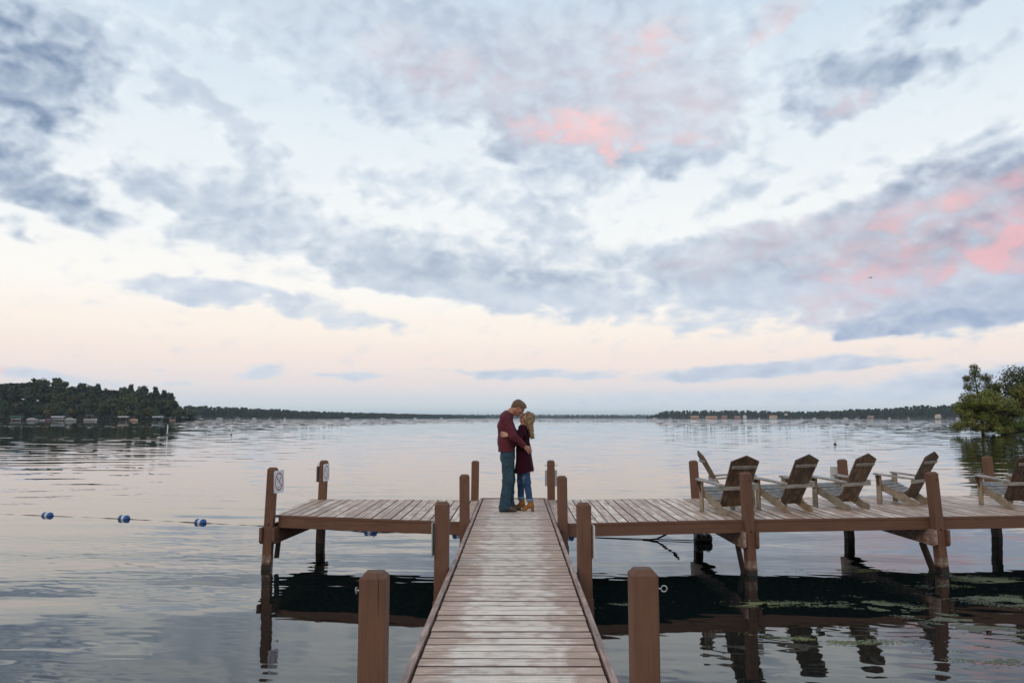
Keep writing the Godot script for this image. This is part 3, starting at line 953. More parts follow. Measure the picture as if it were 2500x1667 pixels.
func build_dock() -> void:
	var dock := thing("wooden_dock", "T-shaped brown wooden dock with square posts reaching out over the lake", "dock")
	var r := RandomNumberGenerator.new()
	r.seed = 31
	# walkway: short planks laid crosswise between two edge boards
	var kinds := []
	for v in 15:
		var st := tool()
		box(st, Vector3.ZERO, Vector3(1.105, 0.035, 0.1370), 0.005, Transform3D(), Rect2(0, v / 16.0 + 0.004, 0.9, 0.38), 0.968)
		kinds.append(done(st))
	var z := 1.2
	var n := 0
	while z > -13.98:
		var yaw := r.randf_range(-0.002, 0.002)
		var b := Basis(Vector3.UP, yaw + (PI if r.randf() < 0.5 else 0.0)) * Basis(Vector3(0, 0, 1), r.randf_range(-0.0015, 0.0015))
		obj("plank", kinds[r.randi() % 15], m_walk, dock, Transform3D(b, Vector3(-0.034 + r.randf_range(-0.003, 0.003), DECK - 0.0175 + r.randf_range(-0.002, 0.0022), z - 0.07)))
		z -= 0.1455 + r.randf_range(-0.001, 0.0025)
		n += 1
	for s in [-1.0, 1.0]:
		var x0: float = -0.622 if s < 0 else 0.552
		var zz := 1.2
		while zz > -13.9:
			var l := minf(2.44 if zz > -10.0 else 3.3, zz + 14.02)
			obj("edge_board", box_mesh(Vector3(x0, DECK - 0.083 + 0.004, zz - l / 2), Vector3(0.040, 0.19, l - 0.004), 0.004, Transform3D(), Rect2(r.randf(), r.randf(), 0.5, 1.2)), m_edge, dock)
			zz -= l
		obj("joist", box_mesh(Vector3(-0.035 + s * 0.28, DECK - 0.035 - 0.095, -6.4), Vector3(0.04, 0.18, 15.1), 0.003, Transform3D(), Rect2(0, 0.4, 0.4, 1)), m_old, dock)
	obj("end_board", box_mesh(Vector3(-0.035, DECK - 0.083, -14.045), Vector3(1.21, 0.19, 0.04), 0.004, Transform3D(), Rect2(0.2, 0.1, 0.5, 1.2)), m_paint, dock)
	# the two wings: planks laid lengthwise, boards on edge at the front and back
	for side in [-1.0, 1.0]:
		var x: float = side * 0.0
		x = -0.652 if side < 0 else 0.582
		var stop: float = -3.60 if side < 0 else 9.75
		while (x > stop) if side < 0 else (x < stop):
			var cx: float = x + side * 0.071
			var zf := wing_front(cx) - 0.020 + r.randf_range(-0.004, 0.004)
			var zb := wing_back(cx)
			var len_ := zf - zb
			var v := r.randi() % 15
			var skew := r.randf_range(-0.0012, 0.0012)
			var st := tool()
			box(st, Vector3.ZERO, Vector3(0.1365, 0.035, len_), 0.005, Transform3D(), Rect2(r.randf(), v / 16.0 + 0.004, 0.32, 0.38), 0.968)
			obj("plank", done(st), m_wing, dock, Transform3D(Basis(Vector3.UP, skew), Vector3(cx, DECK - 0.0175 + r.randf_range(-0.003, 0.003), (zf + zb) / 2)))
			x += side * (0.1455 + r.randf_range(-0.001, 0.004))
		var ends: Array = [[-3.60, -0.65], [-3.60, -0.65]] if side < 0 else [[0.58, 3.36, 6.22, 9.75], [0.58, 4.2, 9.75]]
		for f in 2:
			for k in ends[f].size() - 1:
				var xa: float = ends[f][k]
				var xb: float = ends[f][k + 1]
				var za := wing_front(xa) if f == 0 else wing_back(xa)
				var zb2 := wing_front(xb) if f == 0 else wing_back(xb)
				var a := Vector3(xa, DECK - 0.036 - 0.075, za - (0.022 if f == 0 else -0.022))
				var b2 := Vector3(xb, DECK - 0.036 - 0.075, zb2 - (0.022 if f == 0 else -0.022))
				var xf := Transform3D(Basis(Vector3.UP, -atan2(b2.z - a.z, b2.x - a.x)), (a + b2) * 0.5)
				obj("fascia_board", box_mesh(Vector3.ZERO, Vector3((b2 - a).length() - 0.004, 0.148, 0.04), 0.004, xf, Rect2(r.randf(), r.randf(), 0.35, 1.2)), m_paint, dock)
				if f == 0: # a strip under the plank ends
					obj("trim_strip", box_mesh(Vector3(0, 0.0925, 0.014), Vector3((b2 - a).length() - 0.006, 0.036, 0.026), 0.003, xf, Rect2(r.randf(), r.randf(), 0.35, 1.2)), m_paint, dock)
		var xend: float = -3.585 if side < 0 else 9.73
		obj("fascia_board", box_mesh(Vector3(xend, DECK - 0.111, (wing_front(xend) + wing_back(xend)) / 2), Vector3(0.04, 0.148, wing_front(xend) - wing_back(xend) - 0.10), 0.004), m_paint, dock)
		for k in 4:
			var f := 0.2 + 0.2 * k
			var xa: float = -3.55 if side < 0 else 0.6
			var xb: float = -0.66 if side < 0 else 9.7
			var a := Vector3(xa, DECK - 0.036 - 0.075, lerpf(wing_front(xa), wing_back(xa), f))
			var b2 := Vector3(xb, DECK - 0.036 - 0.075, lerpf(wing_front(xb), wing_back(xb), f))
			obj("joist", box_mesh(Vector3.ZERO, Vector3((b2 - a).length(), 0.145, 0.04), 0.003, Transform3D(Basis(Vector3.UP, -atan2(b2.z - a.z, b2.x - a.x)), (a + b2) * 0.5)), m_old, dock)
	# posts along the walkway
	var L := [[-0.715, 1.475, -3.93, 0.0, 0.004], [-0.720, 1.430, -7.55, 0.0, -0.004], [-0.722, 1.455, -10.83, 0.012, 0.0], [-0.724, 1.480, -13.83, -0.012, 0.0]]
	for k in 4:
		var o := post(dock, Vector3(L[k][0], L[k][1], L[k][2]), Vector2(L[k][3], L[k][4]), [0.0, -0.03, -0.02, 0.0][k], 10 + k, [-9.0, -0.94, -0.97, -9.0][k])
		if k < 2:
			eye(o, Vector3(-0.067, [-0.095, -0.15][k], 0), -1.0, true)
		if k == 2:
			bolt(o, Vector3(0.03, -0.79, 0.067))
			obj("bolt", tube_mesh([Vector3(0.0, -0.08, 0.066), Vector3(0.0, -0.08, 0.071)], [0.008, 0.008], 6), m_bolt, o)
	var R := [[0.642, 1.497, -3.9, 0.0, 0.0], [0.680, 1.412, -7.65, 0.006, 0.0], [0.655, 1.442, -10.75, 0.008, 0.0], [0.648, 1.484, -13.93, 0.006, 0.0]]
	for k in 4:
		var o := post(dock, Vector3(R[k][0], R[k][1], R[k][2]), Vector2(R[k][3], R[k][4]), [0.015, 0.05, 0.04, 0.02][k], 30 + k, [-9.0, -0.92, -0.95, -9.0][k])
		if k < 2 or k == 3:
			eye(o, Vector3(0.067, [-0.1, -0.16, 0.0, -0.09][k], 0), 1.0)
		if k == 3:
			eye(o, Vector3(-0.067, -0.09, 0), -1.0)
		if k == 2:
			bolt(o, Vector3(-0.02, -0.76, 0.067))
	# posts of the wings; the front ones carry paired cross beams and a diagonal brace
	var F := [[-3.690, 1.503, -11.60, -0.030], [3.365, 1.462, -11.19, 0.028], [6.205, 1.453, -11.42, 0.058]]
	var B := [[-3.50, 1.481, -13.94, -0.022], [3.31, 1.466, -14.20, 0.045], [6.2, 1.473, -14.50, 0.055], [9.10, 1.518, -14.75, 0.07]]
	for k in 3:
		var o := post(dock, Vector3(F[k][0], F[k][1], F[k][2]), Vector2(F[k][3], 0.0), [0.04, 0.2, 0.18][k], 50 + k, -9.0, true)
		bolt(o, Vector3(0.0, -0.84, 0.067), 0.016)
		bolt(o, Vector3(0.022, -0.11, 0.067), 0.009)
		var base_x: float = F[k][0] + F[k][3] * 0.98
		var back: Array = B[k]
		var bx: float = back[0] + back[3] * 0.98
		for s in [-1.0, 1.0]:
			var a := Vector3(base_x + s * 0.094, 0.495, F[k][2] + 0.11)
			var b2 := Vector3(bx + s * 0.094, 0.495, back[2] - 0.1)
			var ln := (b2 - a).length()
			# side outline along the beam, its front end cut back below
			var pts := PackedVector2Array([Vector2(0, 0.12), Vector2(0, -0.085), Vector2(0.05, -0.12), Vector2(ln, -0.12), Vector2(ln, 0.12)])
			var dir := (b2 - a) / ln
			var xf := Transform3D(Basis(dir, Vector3.UP, dir.cross(Vector3.UP)), a)
			var beam := obj("cross_beam", slab_mesh(pts, -0.02, 0.02, xf), m_paint if s > 0 and k > 0 else m_edge if k > 0 else m_paint, dock)
			for q in 2:
				obj("bolt", tube_mesh([a + Vector3(-0.01, 0.04 - q * 0.1, 0.0), a + Vector3(-0.01, 0.04 - q * 0.1, 0.006)], [0.008, 0.008], 6), m_bolt, beam)
		var sx := 0.092 if k == 0 else -0.078
		var at_y := func(y: float) -> float: return F[k][0] + F[k][3] * (F[k][1] - y)
		var d0 := Vector3(at_y.call(0.0) + sx, 0.13 if k == 0 else -0.15, F[k][2] - (0.16 if k == 0 else 0.0))
		var d1 := Vector3(at_y.call(0.385) + sx, 0.385, F[k][2] - (0.20 if k == 0 else 0.34))
		var dd := (d1 - d0).normalized()
		obj("brace", box_mesh(Vector3.ZERO, Vector3((d1 - d0).length(), 0.13, 0.04), 0.003, Transform3D(Basis(dd, Vector3.RIGHT.cross(dd).normalized(), Vector3.RIGHT), (d0 + d1) * 0.5)), m_dark_and_shade, dock)
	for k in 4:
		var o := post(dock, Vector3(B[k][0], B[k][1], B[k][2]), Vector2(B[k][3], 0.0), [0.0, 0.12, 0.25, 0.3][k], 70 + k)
		obj("pile", box_mesh(Vector3(0, -1.75, 0), Vector3(0.142, 1.75, 0.142), 0.012), m_dark_and_shade, o)  # under-deck shade painted on the lower post as a near-black sleeve
		if k == 0:
			eye(o, Vector3(-0.067, -0.075, 0), -1.0)

# ================================================================== CHAIRS
# origin on the ground midway between front legs and rear feet; the sitter faces -z
func make_chair(label: String) -> Node3D:
	var t := thing("garden_chair", label, "chair", Vector3.ZERO, 0.0, "wooden garden chairs on the dock")
	# side rails: level-topped curve that falls from the seat front to a rounded rear foot
	var prof := PackedVector2Array()
	for p in [[-0.34, 0.355], [-0.25, 0.325], [-0.14, 0.275], [-0.05, 0.232], [0.02, 0.212], [0.07, 0.206], [0.11, 0.188], [0.16, 0.148], [0.21, 0.112], [0.255, 0.098], [0.295, 0.094], [0.318, 0.075], [0.326, 0.035], [0.316, 0.003], [0.20, 0.0], [0.15, 0.012], [0.02, 0.085], [-0.12, 0.152], [-0.25, 0.208], [-0.345, 0.245]]:
		prof.append(Vector2(p[0], p[1]))
	var side := Transform3D(Basis(Vector3(0, 0, 1), Vector3.UP, Vector3(-1, 0, 0)), Vector3.ZERO)
	for s in [-1.0, 1.0]:
		var xf := side
		xf.origin.x = s * 0.245
		obj("side_rail", slab_mesh(prof, -0.016, 0.016, xf, Vector2(s, 0.2)), m_pale, t)
	# front legs with curved brackets under the arms
	for s in [-1.0, 1.0]:
		var leg := obj("leg", box_mesh(Vector3(s * 0.284, 0.24, -0.30), Vector3(0.036, 0.48, 0.088), 0.004, Transform3D(), Rect2(s * 0.3, 0.1, 1, 1)), m_pale, t)
		var br := PackedVector2Array([Vector2(0, 0), Vector2(0.075, 0), Vector2(0.07, -0.04), Vector2(0.05, -0.062), Vector2(0.042, -0.085), Vector2(0.022, -0.115), Vector2(0.014, -0.15), Vector2(0, -0.18)])
		var bx := Transform3D(Basis(Vector3(s, 0, 0), Vector3.UP, Vector3(0, 0, s)), Vector3(s * 0.302, 0.478, -0.30))
		obj("bracket", slab_mesh(br, -0.014, 0.014, bx), m_brownwood, leg)
	# arms: broad boards, wider and higher in front
	for s in [-1.0, 1.0]:
		var o := PackedVector2Array([Vector2(s * 0.345, 0.30), Vector2(s * 0.245, 0.30), Vector2(s * 0.235, 0.02), Vector2(s * 0.225, -0.25), Vector2(s * 0.24, -0.36), Vector2(s * 0.285, -0.385), Vector2(s * 0.335, -0.375), Vector2(s * 0.372, -0.335), Vector2(s * 0.372, -0.22), Vector2(s * 0.352, 0.05)])
		var tilt := Transform3D(Basis(Vector3.RIGHT, deg_to_rad(90.0 + 4.6)), Vector3(0, 0.463, 0))
		obj("arm", slab_mesh(o, -0.024, 0.0, tilt, Vector2(s * 0.7, 0.4), true), m_seat, t)
	# seat slats follow the rails
	var seat := [[-0.35, 0.345, 60.0], [-0.325, 0.363, 22.0], [-0.245, 0.333, 22.0], [-0.165, 0.296, 26.0], [-0.088, 0.259, 24.0], [-0.012, 0.232, 16.0], [0.064, 0.219, 6.0]]
	for k in seat.size():
		var b := Basis(Vector3.RIGHT, deg_to_rad(seat[k][2]))
		obj("seat_slat", box_mesh(Vector3.ZERO, Vector3(0.53, 0.018, 0.072 if k else 0.05), 0.003, Transform3D(b, Vector3(0, seat[k][1], seat[k][0])), Rect2(k * 0.37, k * 0.21, 0.8, 1)), m_seat, t)
	# back: four upright boards, gabled at the top
	var tilt_b := deg_to_rad(29.0)
	var bb := Transform3D(Basis(Vector3.RIGHT, tilt_b), Vector3(0, 0.118, 0.095))
	var edges := [-0.248, -0.126, 0.0, 0.126, 0.248]
	for k in 4:
		var a: float = edges[k] + 0.003
		var c: float = edges[k + 1] - 0.003
		var pts := PackedVector2Array([Vector2(a * 0.86, 0), Vector2(c * 0.86, 0), Vector2(c, back_top(c)), Vector2(a, back_top(a))])
		obj("back_slat", slab_mesh(pts, -0.011, 0.011, bb, Vector2(k * 0.41, k * 0.3), true), m_brownwood, t)
	obj("back_batten", box_mesh(Vector3(0, 0.71, 0.024), Vector3(0.44, 0.05, 0.024), 0.004, bb, Rect2(0.3, 0.7, 0.8, 1)), m_seat, t)
	obj("back_batten", box_mesh(Vector3(0, 0.10, -0.024), Vector3(0.40, 0.07, 0.024), 0.004, bb, Rect2(0.1, 0.2, 0.8, 1)), m_brownwood, t)
	obj("arm_support", box_mesh(Vector3(0, 0.405, 0.283), Vector3(0.70, 0.06, 0.026), 0.004, Transform3D(), Rect2(0.6, 0.5, 0.8, 1)), m_seat, t)
	obj("leg_stretcher", box_mesh(Vector3(0, 0.285, -0.345), Vector3(0.46, 0.085, 0.02), 0.003), m_brownwood, t)
	return t

func back_top(x: float) -> float:
	return 0.905 - absf(x) * 0.42

func build_chairs() -> void:
	var a := make_chair("wooden garden chair with its back to the camera, behind the first front post")
	a.position = Vector3(3.32, DECK, -11.98)
	a.rotation.y = deg_to_rad(18)
	copy_of(a, "garden_chair", Vector3(4.34, DECK, -12.34), deg_to_rad(26), "wooden garden chair standing alone, left of the far middle post")
	copy_of(a, "garden_chair", Vector3(5.39, DECK, -12.66), deg_to_rad(29), "wooden garden chair right of the far middle post, turned slightly left")
	copy_of(a, "garden_chair", Vector3(6.74, DECK, -13.28), deg_to_rad(38), "wooden garden chair seen half in profile behind the second front post")
	copy_of(a, "garden_chair", Vector3(8.24, DECK, -12.80), deg_to_rad(10), "wooden garden chair cut off by the picture's right edge")
	copy_of(a, "garden_chair", Vector3(3.70, DECK, -13.20), deg_to_rad(-93), "wooden garden chair facing right in profile, by the first back post")
	# each chair has weathered in its own way
	var browns := []
	var tones := [Color(.100, .062, .036), Color(.086, .056, .036), Color(.118, .074, .044), Color(.080, .050, .032), Color(.070, .042, .028), Color(.14, .10, .064)]
	for k in 6:
		browns.append(wood(post_image(tones[k], 140 + k, 0.9), 0.12, 0.65))
	var greys := [m_pale, wood(post_image(Color(.235, .20, .155), 150, 0.35), 0.1, 0.7), wood(post_image(Color(.30, .24, .165), 151, 0.4), 0.1, 0.7)]
	var k := 0
	for c in get_children():
		if not c.name.begins_with("garden_chair"):
			continue
		for p in c.get_children():
			if p.name.begins_with("back_slat"):
				p.material_override = browns[k % 6]
			elif p.name.begins_with("side_rail") or p.name.begins_with("leg"):
				p.material_override = greys[(k * 2) % 3]
		k += 1

# ================================================================== PEOPLE
# a smooth shape: tapered capsules joined by a smooth minimum, meshed with surface nets
class Blob:
	var p := PackedFloat32Array() # per bone: a xyz, b xyz, ra, rb, zscale, k, op
	var n := 0
	var wrinkle: FastNoiseLite
	var amp := 0.0
	var freq := Vector3.ONE
	func add(a: Vector3, b: Vector3, ra: float, rb: float, zs := 1.0, k := 0.03, op := 0) -> void:
		p.append_array([a.x, a.y, a.z, b.x, b.y, b.z, ra, rb, zs, k, op])
		n += 1
	func eval(q: Vector3) -> float:
		var d := 10.0
		for i in n:
			var o := i * 11
			var op := int(p[o + 10])
			if op == 2: # cut away what lies beyond a plane through a with normal b
				var c := (q.x - p[o]) * p[o + 3] + (q.y - p[o + 1]) * p[o + 4] + (q.z - p[o + 2]) * p[o + 5]
				d = maxf(d, c)
				continue
			var zs := p[o + 8]
			var ax := q.x - p[o]
			var ay := q.y - p[o + 1]
			var az := (q.z - p[o + 2]) / zs
			var bx := p[o + 3] - p[o]
			var by := p[o + 4] - p[o + 1]
			var bz := (p[o + 5] - p[o + 2]) / zs
			var bb := bx * bx + by * by + bz * bz
			var h := clampf((ax * bx + ay * by + az * bz) / bb, 0.0, 1.0) if bb > 1e-9 else 0.0
			ax -= bx * h
			ay -= by * h
			az -= bz * h
			var e := sqrt(ax * ax + ay * ay + az * az) - lerpf(p[o + 6], p[o + 7], h)
			var k := p[o + 9]
			if op == 0:
				var m := maxf(k - absf(d - e), 0.0) / k
				d = minf(d, e) - m * m * k * 0.25
			else:
				var m2 := maxf(k - absf(d + e), 0.0) / k
				d = maxf(d, -e) + m2 * m2 * k * 0.25
		if amp > 0.0 and d < 0.08:
			d += amp * wrinkle.get_noise_3d(q.x * freq.x, q.y * freq.y, q.z * freq.z)
		return d
	func mesh_into(st: SurfaceTool, lo: Vector3, hi: Vector3, c: float, tint: Callable) -> void:
		var nx := int(ceil((hi.x - lo.x) / c / 4.0)) * 4
		var ny := int(ceil((hi.y - lo.y) / c / 4.0)) * 4
		var nz := int(ceil((hi.z - lo.z) / c / 4.0)) * 4
		var sx := nx + 1
		var sy := ny + 1
		var v := PackedFloat32Array()
		v.resize(sx * sy * (nz + 1))
		v.fill(99.0)
		var live := []
		for bz in range(0, nz, 4):
			for by in range(0, ny, 4):
				for bx in range(0, nx, 4):
					if absf(eval(lo + Vector3(bx + 2, by + 2, bz + 2) * c)) > c * 6.0 + amp:
						continue
					live.append(Vector3i(bx, by, bz))
					for z in range(bz, bz + 5):
						for y in range(by, by + 5):
							for x in range(bx, bx + 5):
								var at := x + sx * (y + sy * z)
								if v[at] > 90.0:
									v[at] = eval(lo + Vector3(x, y, z) * c)
		var ids := {}
		var pts := PackedVector3Array()
		var ox := [0, 1, 0, 1, 0, 1, 0, 1]
		var oy := [0, 0, 1, 1, 0, 0, 1, 1]
		var oz := [0, 0, 0, 0, 1, 1, 1, 1]
		var ea := [0, 2, 4, 6, 0, 1, 4, 5, 0, 1, 2, 3]
		var eb := [1, 3, 5, 7, 2, 3, 6, 7, 4, 5, 6, 7]
		for b: Vector3i in live:
			for z in range(b.z, b.z + 4):
				for y in range(b.y, b.y + 4):
					for x in range(b.x, b.x + 4):
						var neg := 0
						var vals := [0.0, 0.0, 0.0, 0.0, 0.0, 0.0, 0.0, 0.0]
						var bad := false
						for k in 8:
							var val := v[x + ox[k] + sx * (y + oy[k] + sy * (z + oz[k]))]
							vals[k] = val
							if val > 90.0:
								bad = true
							if val < 0.0:
								neg += 1
						if bad or neg == 0 or neg == 8:
							continue
						var sum := Vector3.ZERO
						var cnt := 0
						for e in 12:
							var va: float = vals[ea[e]]
							var vb: float = vals[eb[e]]
							if (va < 0.0) != (vb < 0.0):
								var t := va / (va - vb)
								sum += Vector3(lerpf(ox[ea[e]], ox[eb[e]], t), lerpf(oy[ea[e]], oy[eb[e]], t), lerpf(oz[ea[e]], oz[eb[e]], t))
								cnt += 1
						ids[x + sx * (y + sy * z)] = pts.size()
						pts.append(lo + (Vector3(x, y, z) + sum / cnt) * c)
		var ns := PackedVector3Array()
		var cs := PackedColorArray()
		var h := c * 0.6
		for q in pts:
			var g := Vector3(eval(q + Vector3(h, 0, 0)) - eval(q - Vector3(h, 0, 0)), eval(q + Vector3(0, h, 0)) - eval(q - Vector3(0, h, 0)), eval(q + Vector3(0, 0, h)) - eval(q - Vector3(0, 0, h)))
			ns.append(g.normalized() if g.length() > 1e-9 else Vector3.UP)
			cs.append(tint.call(q))
		var put := func(i: int) -> void:
			st.set_normal(ns[i])
			st.set_color(cs[i])
			st.add_vertex(pts[i])
		var step := [1, sx, sx * sy]
		for key: int in ids:
			for axis in 3:
				var s1: int = step[(axis + 1) % 3]
				var s2: int = step[(axis + 2) % 3]
				# the grid edge that starts at this cell's corner and runs along `axis`
				var va := v[key]
				var vb := v[key + step[axis]]
				if (va < 0.0) == (vb < 0.0):
					continue
				if not (ids.has(key - s1) and ids.has(key - s2) and ids.has(key - s1 - s2)):
					continue
				var q: Array = [ids[key], ids[key - s1], ids[key - s1 - s2], ids[key - s2]]
				for t in [[0, 1, 2], [0, 2, 3]]:
					var i0: int = q[t[0]]
					var i1: int = q[t[1]]
					var i2: int = q[t[2]]
					if (pts[i1] - pts[i0]).cross(pts[i2] - pts[i0]).dot(ns[i0] + ns[i1] + ns[i2]) > 0.0:
						var w := i1
						i1 = i2
						i2 = w
					put.call(i0)
					put.call(i1)
					put.call(i2)

func limb(b: Blob, pts: Array, rad: Array, zs := 1.0, k := 0.02) -> void:
	for i in pts.size() - 1:
		b.add(pts[i], pts[i + 1], rad[i], rad[i + 1], zs, k)

func plain(c: Color) -> Callable:
	return func(_q: Vector3) -> Color: return c

func build_people() -> void:
	man()
	woman()

func blob_mesh(b: Blob, lo: Vector3, hi: Vector3, c: float, tint: Callable) -> ArrayMesh:
	var st := tool()
	b.mesh_into(st, lo, hi, c, tint)
	return st.commit()

# a hand: flattened palm from wrist w towards knuckles k; fingers go on along f, curling towards `curl`
func hand(b: Blob, w: Vector3, k: Vector3, across: Vector3, f: Vector3, curl: Vector3, thumb: Vector3, s := 1.0) -> void:
	b.add(w, w.lerp(k, 0.5), 0.024 * s, 0.026 * s, 1.0, 0.02)
	for e in [-0.026, -0.009, 0.009, 0.026]:
		b.add(w.lerp(k, 0.25) + across * e * 0.8 * s, k + across * e * s, 0.017 * s, 0.0135 * s, 1.0, 0.016)
	var ln := [0.062, 0.076, 0.072, 0.058]
	var i := 0
	for e in [-0.033, -0.011, 0.011, 0.033]:
		var spread: float = e * 0.5
		var a: Vector3 = k + across * e * s
		var m: Vector3 = a + (f + across * spread * 6.0).normalized() * ln[i] * 0.52 * s
		var t: Vector3 = m + (f + across * spread * 6.0 + curl * 0.55).normalized() * ln[i] * 0.48 * s
		b.add(a, m, 0.0098 * s, 0.0088 * s, 1.0, 0.006)
		b.add(m, t, 0.0088 * s, 0.0075 * s, 1.0, 0.006)
		i += 1
	var t0 := w.lerp(k, 0.3) + across * -0.026 * s
	b.add(t0, t0 + thumb * 0.036 * s, 0.014 * s, 0.0115 * s, 1.0, 0.014)
	b.add(t0 + thumb * 0.036 * s, t0 + (thumb * 0.062 + f * 0.012) * s, 0.0112 * s, 0.0085 * s, 1.0, 0.008)

# head in its own frame: origin at the centre of the skull, face towards +x, crown +y, near ear +z
func head_blob(b: Blob, xf: Transform3D, s: float, neck_from: Vector3, jaw: float) -> void:
	var at := func(x: float, y: float, z: float) -> Vector3: return xf * (Vector3(x, y, z) * s)
	b.add(at.call(-0.022, 0.03, 0.0), at.call(0.022, 0.022, 0.0), 0.083 * s, 0.079 * s, 0.92, 0.03) # skull
	b.add(at.call(0.046, -0.02, 0), at.call(0.05, -0.062, 0), 0.05 * s, 0.04 * s, 1.1, 0.04) # face
	b.add(at.call(0.055, -0.09, 0), at.call(0.065, -0.098, 0), 0.028 * s * jaw, 0.022 * s * jaw, 1.15, 0.03) # chin
	for z in [-1.0, 1.0]:
		b.add(at.call(-0.005, -0.052, z * 0.05), at.call(0.055, -0.09, z * 0.02), 0.022 * s * jaw, 0.02 * s, 1.0, 0.03) # jaw
		b.add(at.call(0.07, -0.022, z * 0.04), at.call(0.055, -0.03, z * 0.052), 0.02 * s, 0.018 * s, 1.0, 0.02) # cheekbone
		b.add(at.call(0.084, 0.024, z * 0.014), at.call(0.07, 0.02, z * 0.046), 0.012 * s, 0.011 * s, 1.0, 0.02) # brow
		b.add(at.call(0.096, 0.0, z * 0.031), at.call(0.09, 0.0, z * 0.036), 0.0125 * s, 0.012 * s, 1.0, 0.012, 1) # eye socket
		b.add(at.call(0.079, -0.001, z * 0.032), at.call(0.078, -0.001, z * 0.034), 0.0115 * s, 0.0115 * s, 1.0, 0.004) # closed lid
		b.add(at.call(-0.004, 0.014, z * 0.076), at.call(-0.008, -0.026, z * 0.074), 0.016 * s, 0.009 * s, 0.6, 0.008) # ear
		b.add(at.call(0.002, 0.004, z * 0.088), at.call(0.0, -0.012, z * 0.087), 0.007 * s, 0.005 * s, 0.8, 0.006, 1)
	b.add(at.call(0.09, 0.008, 0), at.call(0.112, -0.034, 0), 0.009 * s, 0.0135 * s, 0.95, 0.014) # nose
	b.add(at.call(0.102, -0.040, 0.010), at.call(0.102, -0.040, -0.010), 0.010 * s, 0.010 * s, 1.0, 0.008)
	b.add(at.call(0.09, -0.063, -0.016), at.call(0.09, -0.063, 0.016), 0.0095 * s, 0.0095 * s, 1.0, 0.01) # lips
	b.add(at.call(0.087, -0.077, -0.013), at.call(0.087, -0.077, 0.013), 0.0095 * s, 0.0095 * s, 1.0, 0.01)
	b.add(at.call(0.104, -0.0700, -0.02), at.call(0.104, -0.0700, 0.02), 0.0028, 0.0028, 1.0, 0.003, 1)
	b.add(neck_from, at.call(-0.022, -0.03, 0.0), 0.062 * s * jaw, 0.056 * s * jaw, 1.0, 0.03) # neck

